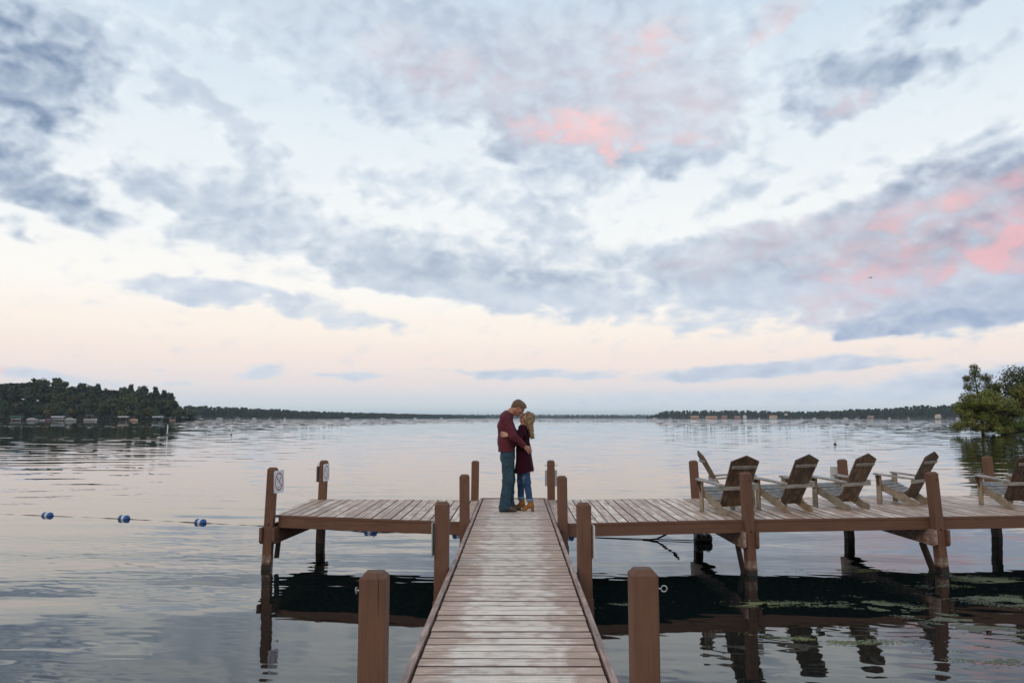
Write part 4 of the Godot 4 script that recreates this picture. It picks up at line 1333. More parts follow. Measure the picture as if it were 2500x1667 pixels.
func man() -> void:
	var at := Vector3(0, DECK, -12.2)
	var t := thing("person", "man in a maroon long-sleeved shirt and blue jeans, bending to kiss the woman", "person", at)
	t.scale = Vector3.ONE * 0.984
	var skin := vmat(0.55)
	skin.subsurf_scatter_enabled = true
	skin.subsurf_scatter_strength = 0.08
	var hx := Transform3D(Basis(Vector3(0, 0, 1), deg_to_rad(-37)), Vector3(0.046, 1.662, 0.0))
	# hidden trunk and limbs, and the head and hands that show
	var b := Blob.new()
	b.add(Vector3(-0.15, 1.0, 0), Vector3(-0.16, 1.40, 0), 0.085, 0.10, 1.5, 0.05)
	limb(b, [Vector3(-0.13, 0.88, 0.085), Vector3(-0.115, 0.54, 0.11), Vector3(-0.17, 0.12, 0.12)], [0.06, 0.05, 0.035])
	limb(b, [Vector3(-0.13, 0.88, -0.085), Vector3(-0.09, 0.54, -0.11), Vector3(-0.10, 0.12, -0.12)], [0.07, 0.05, 0.035])
	var arm := [Vector3(-0.165, 1.475, 0.185), Vector3(-0.035, 1.215, 0.245), Vector3(0.158, 1.035, 0.145)]
	var arm2 := [Vector3(-0.15, 1.475, -0.185), Vector3(-0.02, 1.24, -0.255), Vector3(0.09, 1.12, -0.215)]
	limb(b, arm, [0.045, 0.038, 0.026])
	limb(b, arm2, [0.045, 0.038, 0.026])
	b.add(Vector3(-0.16, 1.40, 0), Vector3(-0.085, 1.58, 0), 0.09, 0.055, 1.2, 0.05)
	var st := tool()
	var tone := Color(.40, .185, .125)
	b.mesh_into(st, Vector3(-0.32, 0.05, -0.36), Vector3(0.26, 1.62, 0.34), 0.014, plain(tone))
	var hb := Blob.new()
	head_blob(hb, hx, 1.03, Vector3(-0.118, 1.545, 0), 1.12)
	hb.mesh_into(st, Vector3(-0.20, 1.46, -0.13), Vector3(0.22, 1.80, 0.13), 0.0065, func(q: Vector3) -> Color:
		var l := hx.affine_inverse() * q
		var c := tone
		c = c.lerp(Color(.42, .13, .10), 0.5 * smoothstep(0.03, 0.0, Vector3(l.x - 0.075, l.y + 0.03, absf(l.z) - 0.045).length() - 0.02))
		c = c.lerp(Color(.36, .12, .10), 0.7 * smoothstep(0.016, 0.004, Vector2(l.x - 0.097, l.y + 0.072).length()))
		c = c.lerp(Color(.16, .075, .04), 0.8 * smoothstep(0.011, 0.004, absf(l.y - 0.024)) * smoothstep(0.05, 0.07, l.x) * smoothstep(0.008, 0.014, absf(l.z)))
		c = c.lerp(Color(.14, .06, .045), 0.7 * smoothstep(0.006, 0.002, absf(l.y + 0.006)) * smoothstep(0.065, 0.075, l.x) * smoothstep(0.018, 0.024, absf(l.z)) * smoothstep(0.052, 0.044, absf(l.z)))
		c = c.lerp(Color(.28, .13, .085), 0.35 * smoothstep(-0.055, -0.075, l.y) * smoothstep(-0.02, 0.02, l.x))
		return c)
	var hd := Blob.new()
	hd.add(arm[2] - Vector3(0.03, -0.028, 0), arm[2], 0.027, 0.025, 1.0, 0.02)
	hand(hd, arm[2], arm[2] + Vector3(0.052, -0.052, -0.012), Vector3(-0.62, -0.62, -0.35).normalized(), Vector3(0.66, -0.62, -0.2).normalized(), Vector3(-0.1, -0.5, -0.7), Vector3(0.85, -0.05, -0.2).normalized(), 0.95)
	hd.mesh_into(st, Vector3(0.09, 0.86, 0.03), Vector3(0.32, 1.10, 0.22), 0.005, plain(Color(.42, .22, .16)))
	var hd2 := Blob.new()
	hd2.add(arm2[1].lerp(arm2[2], 0.8), arm2[2], 0.027, 0.025, 1.0, 0.02)
	hand(hd2, arm2[2], arm2[2] + Vector3(0.052, -0.01, 0.03), Vector3(0.4, 0.9, 0).normalized(), Vector3(0.85, -0.3, 0.35).normalized(), Vector3(0, -0.2, 0.8), Vector3(0.6, 0.8, 0).normalized(), 1.05)
	hd2.mesh_into(st, Vector3(0.02, 0.98, -0.30), Vector3(0.30, 1.26, -0.06), 0.006, plain(Color(.42, .22, .16)))
	obj("body", st.commit(), skin, t)
	# shirt
	var cloth := vmat(0.9)
	cloth.rim_enabled = true
	cloth.rim = 0.08
	cloth.metallic_specular = 0.25
	var s := Blob.new()
	s.wrinkle = noise(71, 1.0, 3)
	s.amp = 0.010
	s.freq = Vector3(11, 7, 9)
	s.add(Vector3(-0.142, 0.965, 0), Vector3(-0.145, 1.12, 0), 0.139, 0.134, 1.32, 0.05)
	s.add(Vector3(-0.145, 1.12, 0), Vector3(-0.152, 1.36, 0), 0.132, 0.128, 1.42, 0.06)
	s.add(Vector3(-0.152, 1.36, 0), Vector3(-0.145, 1.47, 0), 0.128, 0.10, 1.5, 0.06)
	s.add(Vector3(-0.16, 1.50, 0.13), Vector3(-0.135, 1.53, 0.06), 0.075, 0.075, 1.0, 0.06)
	s.add(Vector3(-0.16, 1.50, -0.13), Vector3(-0.135, 1.53, -0.06), 0.075, 0.075, 1.0, 0.06)
	s.add(Vector3(-0.15, 1.5, 0), Vector3(-0.115, 1.555, 0), 0.10, 0.078, 1.1, 0.04)
	limb(s, arm, [0.080, 0.063, 0.046], 1.0, 0.035)
	limb(s, arm2, [0.080, 0.063, 0.046], 1.0, 0.035)
	s.add(Vector3(0.145, 1.05, 0.150), Vector3(0.72, -0.62, -0.31), 0, 0, 1, 1, 2)
	s.add(Vector3(-0.1, 0.957, 0), Vector3(0.05, -1.0, 0), 0, 0, 1, 1, 2)
	s.add(Vector3(-0.095, 1.585, 0), Vector3(0.55, 0.835, 0), 0, 0, 1, 1, 2)
	obj("shirt", blob_mesh(s, Vector3(-0.34, 0.93, -0.36), Vector3(0.22, 1.66, 0.34), 0.0105, func(q: Vector3) -> Color:
		var v := 1.0 + 0.10 * s.wrinkle.get_noise_3d(q.x * 40.0, q.y * 40.0, q.z * 40.0)
		return Color(.118 * v, .030 * v, .040 * v)), cloth, t)
	# jeans, worn long over the shoes
	var denim := vmat(0.85)
	var j := Blob.new()
	j.wrinkle = noise(73, 1.0, 3)
	j.amp = 0.011
	j.freq = Vector3(10, 15, 10)
	j.add(Vector3(-0.125, 0.96, 0), Vector3(-0.125, 0.86, 0), 0.118, 0.125, 1.3, 0.05)
	for z in [1.0, -1.0]:
		var hip := Vector3(-0.125, 0.86, z * 0.085)
		var knee := Vector3(-0.122 if z > 0 else -0.085, 0.50, z * 0.10)
		var hem := Vector3(-0.178 if z > 0 else -0.115, 0.075, z * 0.115)
		limb(j, [hip, knee, knee.lerp(hem, 0.55), hem], [0.108, 0.083, 0.078, 0.089], 1.0, 0.03)
		j.add(hem + Vector3(0.03, -0.005, 0), hem + Vector3(0.045, 0.04, 0), 0.055, 0.05, 1.0, 0.04)
	j.add(Vector3(0, 0.042, 0), Vector3(0.12, -1, 0), 0, 0, 1, 1, 2)
	obj("jeans", blob_mesh(j, Vector3(-0.32, 0.0, -0.28), Vector3(0.08, 1.06, 0.28), 0.0115, func(q: Vector3) -> Color:
		var f := j.wrinkle.get_noise_3d(q.x * 6.0, q.y * 9.0, q.z * 6.0)
		var fade := 0.45 * smoothstep(0.25, 0.0, absf(q.y - 0.55)) * smoothstep(-0.14, -0.04, q.x) + 0.3 * smoothstep(0.12, 0.0, absf(q.y - 0.84)) * smoothstep(-0.16, -0.22, q.x)
		var v := 1.0 + f * 0.35 + fade
		return Color(.021 * v, .055 * v, .080 * v)), denim, t)
	# shoes
	for z in [1.0, -1.0]:
		var fx := 0.0 if z > 0 else 0.075
		var zz: float = 0.115 * z
		var sh := Blob.new()
		sh.add(Vector3(-0.225 + fx, 0.055, zz), Vector3(-0.10 + fx, 0.06, zz), 0.042, 0.042, 1.0, 0.02)
		sh.add(Vector3(-0.11 + fx, 0.058, zz), Vector3(-0.005 + fx, 0.034, zz), 0.042, 0.026, 1.1, 0.02)
		sh.add(Vector3(-0.20 + fx, 0.09, zz), Vector3(-0.15 + fx, 0.14, zz), 0.045, 0.045, 1.0, 0.03)
		sh.add(Vector3(0, 0.013, 0), Vector3(0, -1, 0), 0, 0, 1, 1, 2)
		var shoe := obj("shoe", blob_mesh(sh, Vector3(-0.30 + fx, 0.0, zz - 0.07), Vector3(0.05 + fx, 0.20, zz + 0.07), 0.008, plain(Color(.10, .062, .045))), vmat(0.6), t)
		var sole := PackedVector2Array()
		for k in 20:
			var a := TAU * k / 20.0
			var sx2 := cos(a)
			sole.append(Vector2(-0.115 + fx + sx2 * 0.136, zz + sin(a) * (0.037 - 0.006 * sx2)))
		obj("sole", slab_mesh(sole, -0.016, 0.0, Transform3D(Basis(Vector3.RIGHT, PI / 2), Vector3(0, 0.0, 0))), mat(Color(.02, .017, .015), 0.7), shoe)
		obj("heel", box_mesh(Vector3(-0.225 + fx, 0.018, zz), Vector3(0.07, 0.034, 0.07), 0.008), mat(Color(.02, .017, .015), 0.7), shoe)
	# short hair
	var hr := Blob.new()
	hr.wrinkle = noise(75, 1.0, 2)
	hr.amp = 0.006
	hr.freq = Vector3(60, 60, 60)
	var hat := func(x: float, y: float, z: float) -> Vector3: return hx * (Vector3(x, y, z) * 1.03)
	hr.add(hat.call(-0.024, 0.034, 0), hat.call(0.026, 0.032, 0), 0.095, 0.089, 0.93, 0.03)
	hr.add(hat.call(-0.05, 0.0, 0), hat.call(-0.06, -0.03, 0), 0.066, 0.05, 1.1, 0.03)
	hr.add(hat.call(0.04, 0.075, -0.02), hat.call(0.085, 0.07, 0.02), 0.042, 0.024, 1.6, 0.03)
	hr.add(hat.call(0.07, -0.04, 0), hat.call(0.10, 0.01, 0), 0.082, 0.062, 1.3, 0.012, 1)
	hr.add(hat.call(0.0, -0.05, 0.09), hat.call(0.03, -0.01, 0.09), 0.045, 0.035, 1.0, 0.012, 1)
	hr.add(hat.call(0.0, -0.05, -0.09), hat.call(0.03, -0.01, -0.09), 0.045, 0.035, 1.0, 0.012, 1)
	hr.add(hat.call(-0.06, -0.055, 0), (hx.basis * Vector3(0.1, -1.0, 0)).normalized(), 0, 0, 1, 1, 2)
	obj("hair", blob_mesh(hr, Vector3(-0.12, 1.54, -0.13), Vector3(0.24, 1.83, 0.13), 0.0062, func(q: Vector3) -> Color:
		var v := 1.0 + 0.5 * hr.wrinkle.get_noise_3d(q.x * 90.0, q.y * 90.0, q.z * 30.0)
		return Color(.135 * v, .074 * v, .036 * v)), vmat(0.6), t)

func woman() -> void:
	var t := thing("person", "woman with long wavy blonde hair in a dark maroon cardigan and tan heeled boots", "person", Vector3(0, DECK, -12.28))
	t.scale = Vector3.ONE * 0.984
	var skin := vmat(0.55)
	skin.subsurf_scatter_enabled = true
	skin.subsurf_scatter_strength = 0.08
	# she faces -x: the head frame is turned round and tipped back
	var hx := Transform3D(Basis(Vector3(0, 0, 1), deg_to_rad(-38)) * Basis(Vector3.UP, PI), Vector3(0.196, 1.487, 0.0))
	var arm := [Vector3(0.135, 1.315, 0.15), Vector3(-0.005, 1.10, 0.275), Vector3(-0.105, 1.222, 0.298)]
	var arm2 := [Vector3(0.125, 1.315, -0.15), Vector3(0.0, 1.14, -0.23), Vector3(-0.12, 1.24, -0.215)]
	var b := Blob.new()
	b.add(Vector3(0.14, 0.86, 0), Vector3(0.13, 1.22, 0), 0.07, 0.07, 1.4, 0.05)
	b.add(Vector3(0.13, 1.22, 0), Vector3(0.12, 1.33, 0), 0.07, 0.05, 1.5, 0.05)
	limb(b, arm, [0.036, 0.03, 0.022])
	limb(b, arm2, [0.036, 0.03, 0.022])
	limb(b, [Vector3(0.15, 0.84, 0.075), Vector3(0.185, 0.46, 0.085), Vector3(0.228, 0.13, 0.085)], [0.06, 0.042, 0.03])
	limb(b, [Vector3(0.11, 0.84, -0.075), Vector3(0.09, 0.46, -0.085), Vector3(0.095, 0.13, -0.085)], [0.06, 0.042, 0.03])
	b.add(Vector3(0.125, 1.30, 0), Vector3(0.125, 1.39, 0), 0.07, 0.045, 1.2, 0.04)
	var tone := Color(.50, .265, .20)
	var st := tool()
	b.mesh_into(st, Vector3(-0.16, 0.06, -0.30), Vector3(0.30, 1.43, 0.36), 0.014, plain(tone))
	var hb := Blob.new()
	head_blob(hb, hx, 0.94, Vector3(0.127, 1.34, 0), 0.88)
	hb.mesh_into(st, Vector3(0.01, 1.28, -0.12), Vector3(0.33, 1.62, 0.12), 0.0062, func(q: Vector3) -> Color:
		var l := hx.affine_inverse() * q
		var c := tone
		c = c.lerp(Color(.48, .17, .14), 0.5 * smoothstep(0.03, 0.0, Vector3(l.x - 0.07, l.y + 0.03, absf(l.z) - 0.042).length() - 0.018))
		c = c.lerp(Color(.42, .11, .11), 0.75 * smoothstep(0.015, 0.004, Vector2(l.x - 0.088, l.y + 0.066).length()))
		c = c.lerp(Color(.16, .09, .05), 0.7 * smoothstep(0.008, 0.003, absf(l.y - 0.022)) * smoothstep(0.05, 0.065, l.x) * smoothstep(0.008, 0.014, absf(l.z)))
		c = c.lerp(Color(.07, .04, .03), 0.8 * smoothstep(0.006, 0.002, absf(l.y + 0.006)) * smoothstep(0.06, 0.07, l.x) * smoothstep(0.016, 0.022, absf(l.z)) * smoothstep(0.05, 0.042, absf(l.z)))
		return c)
	var hd := Blob.new()
	hd.add(arm[1].lerp(arm[2], 0.72), arm[2], 0.025, 0.023, 1.0, 0.02)
	hand(hd, arm[2], arm[2] + Vector3(-0.062, 0.012, 0.004), Vector3(0.12, -0.98, 0.0).normalized() * -1.0, Vector3(-0.97, 0.02, -0.1).normalized(), Vector3(-0.1, -0.1, -0.45), Vector3(-0.35, 0.93, 0.05).normalized(), 1.0)
	hd.mesh_into(st, Vector3(-0.30, 1.10, 0.22), Vector3(-0.02, 1.36, 0.37), 0.005, plain(Color(.58, .34, .26)))
	var hd2 := Blob.new()
	hd2.add(arm2[1].lerp(arm2[2], 0.72), arm2[2], 0.025, 0.023, 1.0, 0.02)
	hand(hd2, arm2[2], arm2[2] + Vector3(-0.06, 0.02, 0.01), Vector3(0, 1, 0), Vector3(-0.95, 0.1, 0.2).normalized(), Vector3(0, 0, 0.5), Vector3(-0.4, 0.9, 0).normalized(), 0.95)
	hd2.mesh_into(st, Vector3(-0.30, 1.14, -0.29), Vector3(-0.05, 1.40, -0.15), 0.006, plain(Color(.58, .34, .26)))
	obj("body", st.commit(), skin, t)
	# a loose cardigan that flares to an uneven hem, longer in front, dipping behind
	var knit := vmat(0.95)
	knit.rim_enabled = true
	knit.rim = 0.1
	knit.metallic_specular = 0.25
	var s := Blob.new()
	s.wrinkle = noise(81, 1.0, 3)
	s.amp = 0.014
	s.freq = Vector3(13, 2.6, 13)
	s.add(Vector3(0.13, 1.30, 0), Vector3(0.125, 1.20, 0), 0.068, 0.098, 1.35, 0.05)
	s.add(Vector3(0.125, 1.20, 0), Vector3(0.135, 0.98, 0), 0.098, 0.108, 1.4, 0.05)
	s.add(Vector3(0.135, 0.98, 0), Vector3(0.152, 0.56, 0), 0.112, 0.166, 1.25, 0.05)
	s.add(Vector3(0.125, 1.325, 0.09), Vector3(0.13, 1.335, -0.09), 0.052, 0.052, 1.0, 0.05)
	s.add(Vector3(0.115, 1.34, 0), Vector3(0.12, 1.36, 0), 0.056, 0.05, 1.2, 0.03)
	limb(s, [arm[0], arm[1], arm[1].lerp(arm[2], 0.85)], [0.062, 0.056, 0.044], 1.0, 0.03)
	limb(s, [arm2[0], arm2[1], arm2[1].lerp(arm2[2], 0.85)], [0.062, 0.056, 0.044], 1.0, 0.03)
	s.add(Vector3(0.19, 0.578, 0), Vector3(-0.10, -0.97, 0.05).normalized(), 0, 0, 1, 1, 2)
	s.add(Vector3(0.215, 0.63, 0), Vector3(0.74, -0.67, 0.0).normalized() * 0.0 + Vector3(0.25, -0.968, 0.0), 0, 0, 1, 1, 2)
	s.add(Vector3(0.085, 1.385, 0), Vector3(-0.5, 0.866, 0), 0, 0, 1, 1, 2)
	obj("cardigan", blob_mesh(s, Vector3(-0.14, 0.50, -0.32), Vector3(0.36, 1.44, 0.36), 0.0105, func(q: Vector3) -> Color:
		var v := 1.0 + 0.16 * s.wrinkle.get_noise_3d(q.x * 45.0, q.y * 45.0, q.z * 45.0)
		return Color(.032 * v, .0052 * v, .012 * v)), knit, t)
	# frayed pale lace that hangs below its back corner
	var lace := tool()
	lace.set_smooth_group(-1)
	var r := RandomNumberGenerator.new()
	r.seed = 12
	for k in 14:
		var a := lerpf(-0.9, 1.2, k / 13.0)
		var top := Vector3(0.165 + 0.125 * cos(a), 0.672 - 0.012 * sin(k * 1.7), 0.15 * sin(a))
		var ln := 0.035 + 0.035 * r.randf()
		box(lace, top - Vector3(-0.006, ln * 0.5, 0), Vector3(0.012, ln, 0.018), 0.003, Transform3D())
	obj("lace_trim", done(lace), mat(Color(.42, .24, .24), 0.9), t)
	# slim jeans with pale worn knees and rolled cuffs
	var j := Blob.new()
	j.wrinkle = noise(83, 1.0, 3)
	j.amp = 0.008
	j.freq = Vector3(14, 16, 14)
	j.add(Vector3(0.135, 0.86, 0), Vector3(0.135, 0.78, 0), 0.095, 0.10, 1.3, 0.05)
	var legs := [[Vector3(0.15, 0.76, 0.07), Vector3(0.188, 0.46, 0.085), Vector3(0.232, 0.17, 0.085)], [Vector3(0.11, 0.76, -0.07), Vector3(0.088, 0.46, -0.085), Vector3(0.092, 0.185, -0.085)]]
	for l in legs:
		limb(j, [l[0], l[1], l[2]], [0.088, 0.060, 0.050], 1.0, 0.025)
	j.add(Vector3(0, 0.155, 0), Vector3(0, -1, 0), 0, 0, 1, 1, 2)
	obj("jeans", blob_mesh(j, Vector3(-0.02, 0.10, -0.20), Vector3(0.32, 0.92, 0.20), 0.0105, func(q: Vector3) -> Color:
		var f := j.wrinkle.get_noise_3d(q.x * 8.0, q.y * 9.0, q.z * 8.0)
		var v := 1.0 + f * 0.4
		var worn := smoothstep(0.12, 0.02, absf(q.y - 0.50)) * smoothstep(0.10, 0.15, 0.29 - q.x + (0.0 if q.z > 0 else -0.1)) * smoothstep(0.1, 0.35, f + 0.25)
		return Color(.020 * v, .062 * v, .145 * v).lerp(Color(.24, .29, .36), worn * 0.6)), vmat(0.85), t)
	for i in 2:
		var foot: Vector3 = legs[i][2]
		var zz := foot.z
		var cx := 0.232 if i == 0 else 0.092
		var bt := Blob.new()
		bt.add(Vector3(cx + 0.015, 0.155, zz), Vector3(cx + 0.012, 0.10, zz), 0.046, 0.042, 1.0, 0.03) # shaft
		bt.add(Vector3(cx + 0.03, 0.10, zz), Vector3(cx + 0.02, 0.085, zz), 0.038, 0.036, 1.0, 0.03) # heel cup
		bt.add(Vector3(cx, 0.085, zz), Vector3(cx - 0.095, 0.034, zz), 0.036, 0.030, 1.0, 0.03) # instep
		bt.add(Vector3(cx - 0.075, 0.030, zz), Vector3(cx - 0.115, 0.024, zz), 0.030, 0.019, 1.15, 0.02) # toe
		bt.add(Vector3(0, 0.192, 0), Vector3(-0.2, 0.98, 0), 0, 0, 1, 1, 2)
		bt.add(Vector3(0, 0.006, 0), Vector3(0, -1, 0), 0, 0, 1, 1, 2)
		var tan := Color(.30, .125, .03)
		var boot := obj("boot", blob_mesh(bt, Vector3(cx - 0.16, 0.0, zz - 0.06), Vector3(cx + 0.09, 0.22, zz + 0.06), 0.007, func(q: Vector3) -> Color:
			var v := 1.0 + 0.3 * j.wrinkle.get_noise_3d(q.x * 30.0, q.y * 30.0, q.z * 30.0)
			return Color(tan.r * v, tan.g * v, tan.b * v)), vmat(0.85), t)
		obj("boot_heel", tube_mesh([Vector3(cx + 0.04, 0.085, zz), Vector3(cx + 0.046, 0.03, zz), Vector3(cx + 0.046, 0.0, zz)], [0.034, 0.026, 0.027], 12), mat(Color(.22, .095, .028), 0.8), boot)
		obj("cuff", tube_mesh([Vector3(foot.x, foot.y + 0.03, zz), Vector3(foot.x + 0.003, foot.y - 0.018, zz)], [0.055, 0.057], 16), mat(Color(.15, .21, .30), 0.9), t)
	# hair: a mass over the back of the head that falls in waves
	var hr := Blob.new()
	hr.wrinkle = noise(85, 1.0, 3)
	hr.amp = 0.024
	hr.freq = Vector3(30, 13, 30)
	var hat := func(x: float, y: float, z: float) -> Vector3: return hx * (Vector3(x, y, z) * 0.94)
	hr.add(hat.call(-0.028, 0.034, 0), hat.call(0.012, 0.034, 0), 0.089, 0.083, 0.98, 0.03)
	hr.add(hat.call(-0.05, 0.0, 0), hat.call(-0.055, -0.04, 0), 0.066, 0.05, 1.15, 0.03)
	hr.add(hat.call(0.075, -0.045, 0), hat.call(0.110, 0.020, 0), 0.102, 0.082, 1.3, 0.012, 1)
	var falls := [[0.20, 0.02, 0.085], [0.235, 0.06, 0.06], [0.255, 0.0, 0.07], [0.235, -0.06, 0.06], [0.20, -0.02, -0.085], [0.19, 0.075, 0.03], [0.26, 0.03, 0.03]]
	var ph := 0.0
	for f in falls:
		var pts := []
		var rad := []
		for k in 9:
			var q := k / 8.0
			pts.append(Vector3(lerpf(f[0] - 0.02, 0.262 + f[2] * 0.25, pow(q, 0.6)) + 0.022 * sin(q * 14.0 + ph) * q, lerpf(1.475, 1.155 + 0.4 * absf(f[1]), q), lerpf(f[2] * 1.0 + f[1] * 0.3, f[1] * 0.9 + 0.045, q) + 0.012 * cos(q * 11.0 + ph * 1.7) * q))
			rad.append(lerpf(0.034, 0.010, pow(q, 1.5)))
		limb(hr, pts, rad, 1.0, 0.012)
		ph += 1.9
	obj("hair", blob_mesh(hr, Vector3(0.06, 1.08, -0.16), Vector3(0.38, 1.64, 0.18), 0.0062, func(q: Vector3) -> Color:
		var f := hr.wrinkle.get_noise_3d(q.x * 70.0, q.y * 9.0, q.z * 70.0)
		var v := 1.0 + 1.1 * f
		return Color(.25 * v, .165 * v, .088 * v)), vmat(0.55), t)

# ================================================================== SIGNS, FLOATS, SMALL THINGS
func round_rect(w: float, h: float, r: float) -> PackedVector2Array:
	var out := PackedVector2Array()
	for c in [[1, 1, 0], [-1, 1, 1], [-1, -1, 2], [1, -1, 3]]:
		for k in 4:
			var a: float = (c[2] + k / 3.0) * PI / 2
			out.append(Vector2(c[0] * (w / 2 - r) + cos(a) * r, c[1] * (h / 2 - r) + sin(a) * r))
	return out

func seg(p: Vector2, a: Vector2, b: Vector2) -> float:
	var ab := b - a
	return (p - a - ab * clampf((p - a).dot(ab) / ab.length_squared(), 0, 1)).length()

func build_signs() -> void:
	# no-diving plate: red ring and bar over a diver and a wave
	var wear := noise(210, 0.02, 3)
	var im := painted(192, 256, func(x: int, y: int) -> Color:
		var p := Vector2(x / 192.0, y / 192.0)
		var c := Color(.93, .94, .96)
		var n := wear.get_noise_2d(x, y)
		c = c.darkened(0.05 + 0.05 * n)
		var e := Vector2((p.x - 0.5) / 0.40, (p.y - 0.667) / 0.53)
		var blue := Color(.09, .12, .2)
		if seg(p, Vector2(0.66, 0.40), Vector2(0.545, 0.63)) < 0.026:
			c = blue
		if seg(p, Vector2(0.53, 0.66), Vector2(0.47, 0.70)) < 0.03 or (p - Vector2(0.545, 0.345)).length() < 0.0:
			c = Color(.55, .42, .40)
		if absf(p.y - 0.99 - 0.012 * sin(p.x * 42.0)) < 0.016 and p.x > 0.36 and p.x < 0.64:
			c = blue
		var rr := e.length()
		var bar := seg(p, Vector2(0.23, 0.36), Vector2(0.78, 0.98))
		if (rr > 0.86 and rr < 1.0) or (bar < 0.031 and rr < 0.95 and not (absf(p.y - 0.64) < 0.04)):
			c = Color(.62, .07, .09)
		return c)
	var face := mat(Color.WHITE, 0.35)
	face.albedo_texture = ImageTexture.create_from_image(im)
	var alu := mat(Color(.52, .55, .54), 0.45, 0.3)
	var white := mat(Color(.72, .74, .74), 0.4)
	for d in [[Vector3(-3.560, 1.30, -11.50), 72.0, 0.25, 0.335, "white no-diving sign with a red ring on the nearer left post", 2.0], [Vector3(-3.430, 1.27, -13.85), 78.0, 0.24, 0.31, "white no-diving sign with a red ring on the far left corner post", 2.0]]:
		var t := thing("warning_sign", d[4], "sign", d[0], deg_to_rad(d[1]), "no-diving signs on the dock posts")
		t.rotation.z = deg_to_rad(d[5])
		var w: float = d[2]
		var h: float = d[3]
		obj("plate", slab_mesh(round_rect(w, h, 0.025), -0.003, 0.0), white, t)
		var st := tool()
		var o := round_rect(w - 0.004, h - 0.004, 0.023)
		for k in range(1, o.size() - 1):
			var uv := []
			for q in [o[0], o[k], o[k + 1]]:
				uv.append(Vector2(q.x / w + 0.5, 0.5 - q.y / h))
			tri(st, Vector3(o[0].x, o[0].y, 0.0012), Vector3(o[k].x, o[k].y, 0.0012), Vector3(o[k + 1].x, o[k + 1].y, 0.0012), Vector3(0, 0, -1), uv[0], uv[1], uv[2])
		obj("printed_face", done(st), face, t)
	# plates seen from the edge or from behind
	for d in [
		[Vector3(-0.803, 1.075, -7.56), 88.0, 0.26, 0.32, "metal sign plate seen edge-on on the left walkway post nearest the wing", alu],
		[Vector3(0.765, 1.035, -7.64), 94.0, 0.26, 0.33, "white sign plate seen edge-on on the right walkway post", white],
		[Vector3(0.655, 1.155, -14.02), 180.0, 0.225, 0.29, "grey back of a sign plate behind the post right of the woman", alu],
		[Vector3(-3.585, 1.235, -13.99), 74.0, 0.24, 0.285, "greenish metal plate on the left side of the far corner post", mat(Color(.40, .46, .40), 0.4, 0.3)],
		[Vector3(6.125, 1.19, -14.62), 165.0, 0.2, 0.27, "pale sign plate behind the far post between two chairs", alu],
		[Vector3(9.195, 1.20, -14.82), 120.0, 0.13, 0.28, "white sign plate on the far post near the right edge", white]]:
		var t := thing("sign_plate", d[4], "sign", d[0], deg_to_rad(d[1]), "sign plates seen from the edge or behind")
		obj("plate", slab_mesh(round_rect(d[2], d[3], 0.015), -0.003, 0.003), d[5], t)

func make_float(label: String) -> Node3D:
	var t := thing("rope_float", label, "float", Vector3.ZERO, 0.0, "blue and white floats on the swimming rope")
	var blue := mat(Color(.012, .085, .30), 0.4)
	var white := mat(Color(.62, .62, .60), 0.45)
	for s in [-1.0, 1.0]:
		var pts := []
		var rad := []
		for k in [[0.035, 0.066], [0.05, 0.074], [0.085, 0.076], [0.108, 0.066], [0.122, 0.046], [0.128, 0.02]]:
			pts.append(Vector3(s * k[0], 0, 0))
			rad.append(k[1])
		obj("end", tube_mesh(pts, rad, 16), blue, t)
	obj("band", tube_mesh([Vector3(-0.037, 0, 0), Vector3(-0.03, 0, 0), Vector3(0.03, 0, 0), Vector3(0.037, 0, 0)], [0.06, 0.069, 0.069, 0.06], 16), white, t)
	return t

func build_floats() -> void:
	var at := [Vector3(-12.9, 0.012, -18.25), Vector3(-10.816, 0.012, -17.705), Vector3(-8.774, 0.012, -17.185), Vector3(-6.794, 0.012, -16.55), Vector3(-5.13, 0.01, -16.05), Vector3(-2.871, 0.012, -15.25), Vector3(-1.10, 0.01, -14.98), Vector3(1.0, 0.0, -14.7)]
	var says := ["", "blue and white rope float farthest left on the water", "second blue and white rope float from the left", "blue and white rope float halfway to the left corner post", "blue rope float half hidden behind the left corner post", "blue and white rope float seen under the left wing of the dock", "blue rope float under the dock beside the walkway's left post", "dark blue float under the dock, right of the walkway"]
	var first: Node3D = null
	for i in range(1, at.size()):
		var turn := -atan2(at[i].z - at[i - 1].z, at[i].x - at[i - 1].x)
		if first == null:
			first = make_float(says[i])
			first.position = at[i]
			first.rotation.y = turn
		else:
			copy_of(first, "rope_float", at[i], turn, says[i])
	var black := make_float("black rope float tied at the pile under the first garden chair")
	black.position = Vector3(3.42, 0.06, -14.05)
	black.rotation = Vector3(0.3, 0.35, 0)
	black.scale = Vector3(1.35, 1.3, 1.3)
	for c in black.get_children():
		c.material_override = mat(Color(.012, .012, .014), 0.5)
	black.remove_meta("group")
	# the rope itself, sagging just under or over the surface between floats
	var pts := [Vector3(-19.5, 0.0, -19.9)]
	var rad := [0.006]
	for i in at.size() - 1:
		for k in 10:
			var f := k / 10.0
			var p: Vector3 = at[i].lerp(at[i + 1], f)
			p.y = 0.010 - 0.014 * sin(PI * f) + 0.004 * sin(f * 40.0 + i)
			pts.append(p)
			rad.append(0.006 if absf(f - 0.5) < 0.42 else 0.013)
	pts.append(at[-1])
	rad.append(0.009)
	pts.append(Vector3(3.42, 0.02, -14.1))
	rad.append(0.009)
	tag(obj("swimming_rope", tube_mesh(pts, rad, 6), mat(Color(.025, .024, .022), 0.8)), "thin dark swimming rope strung along the floats", "rope")

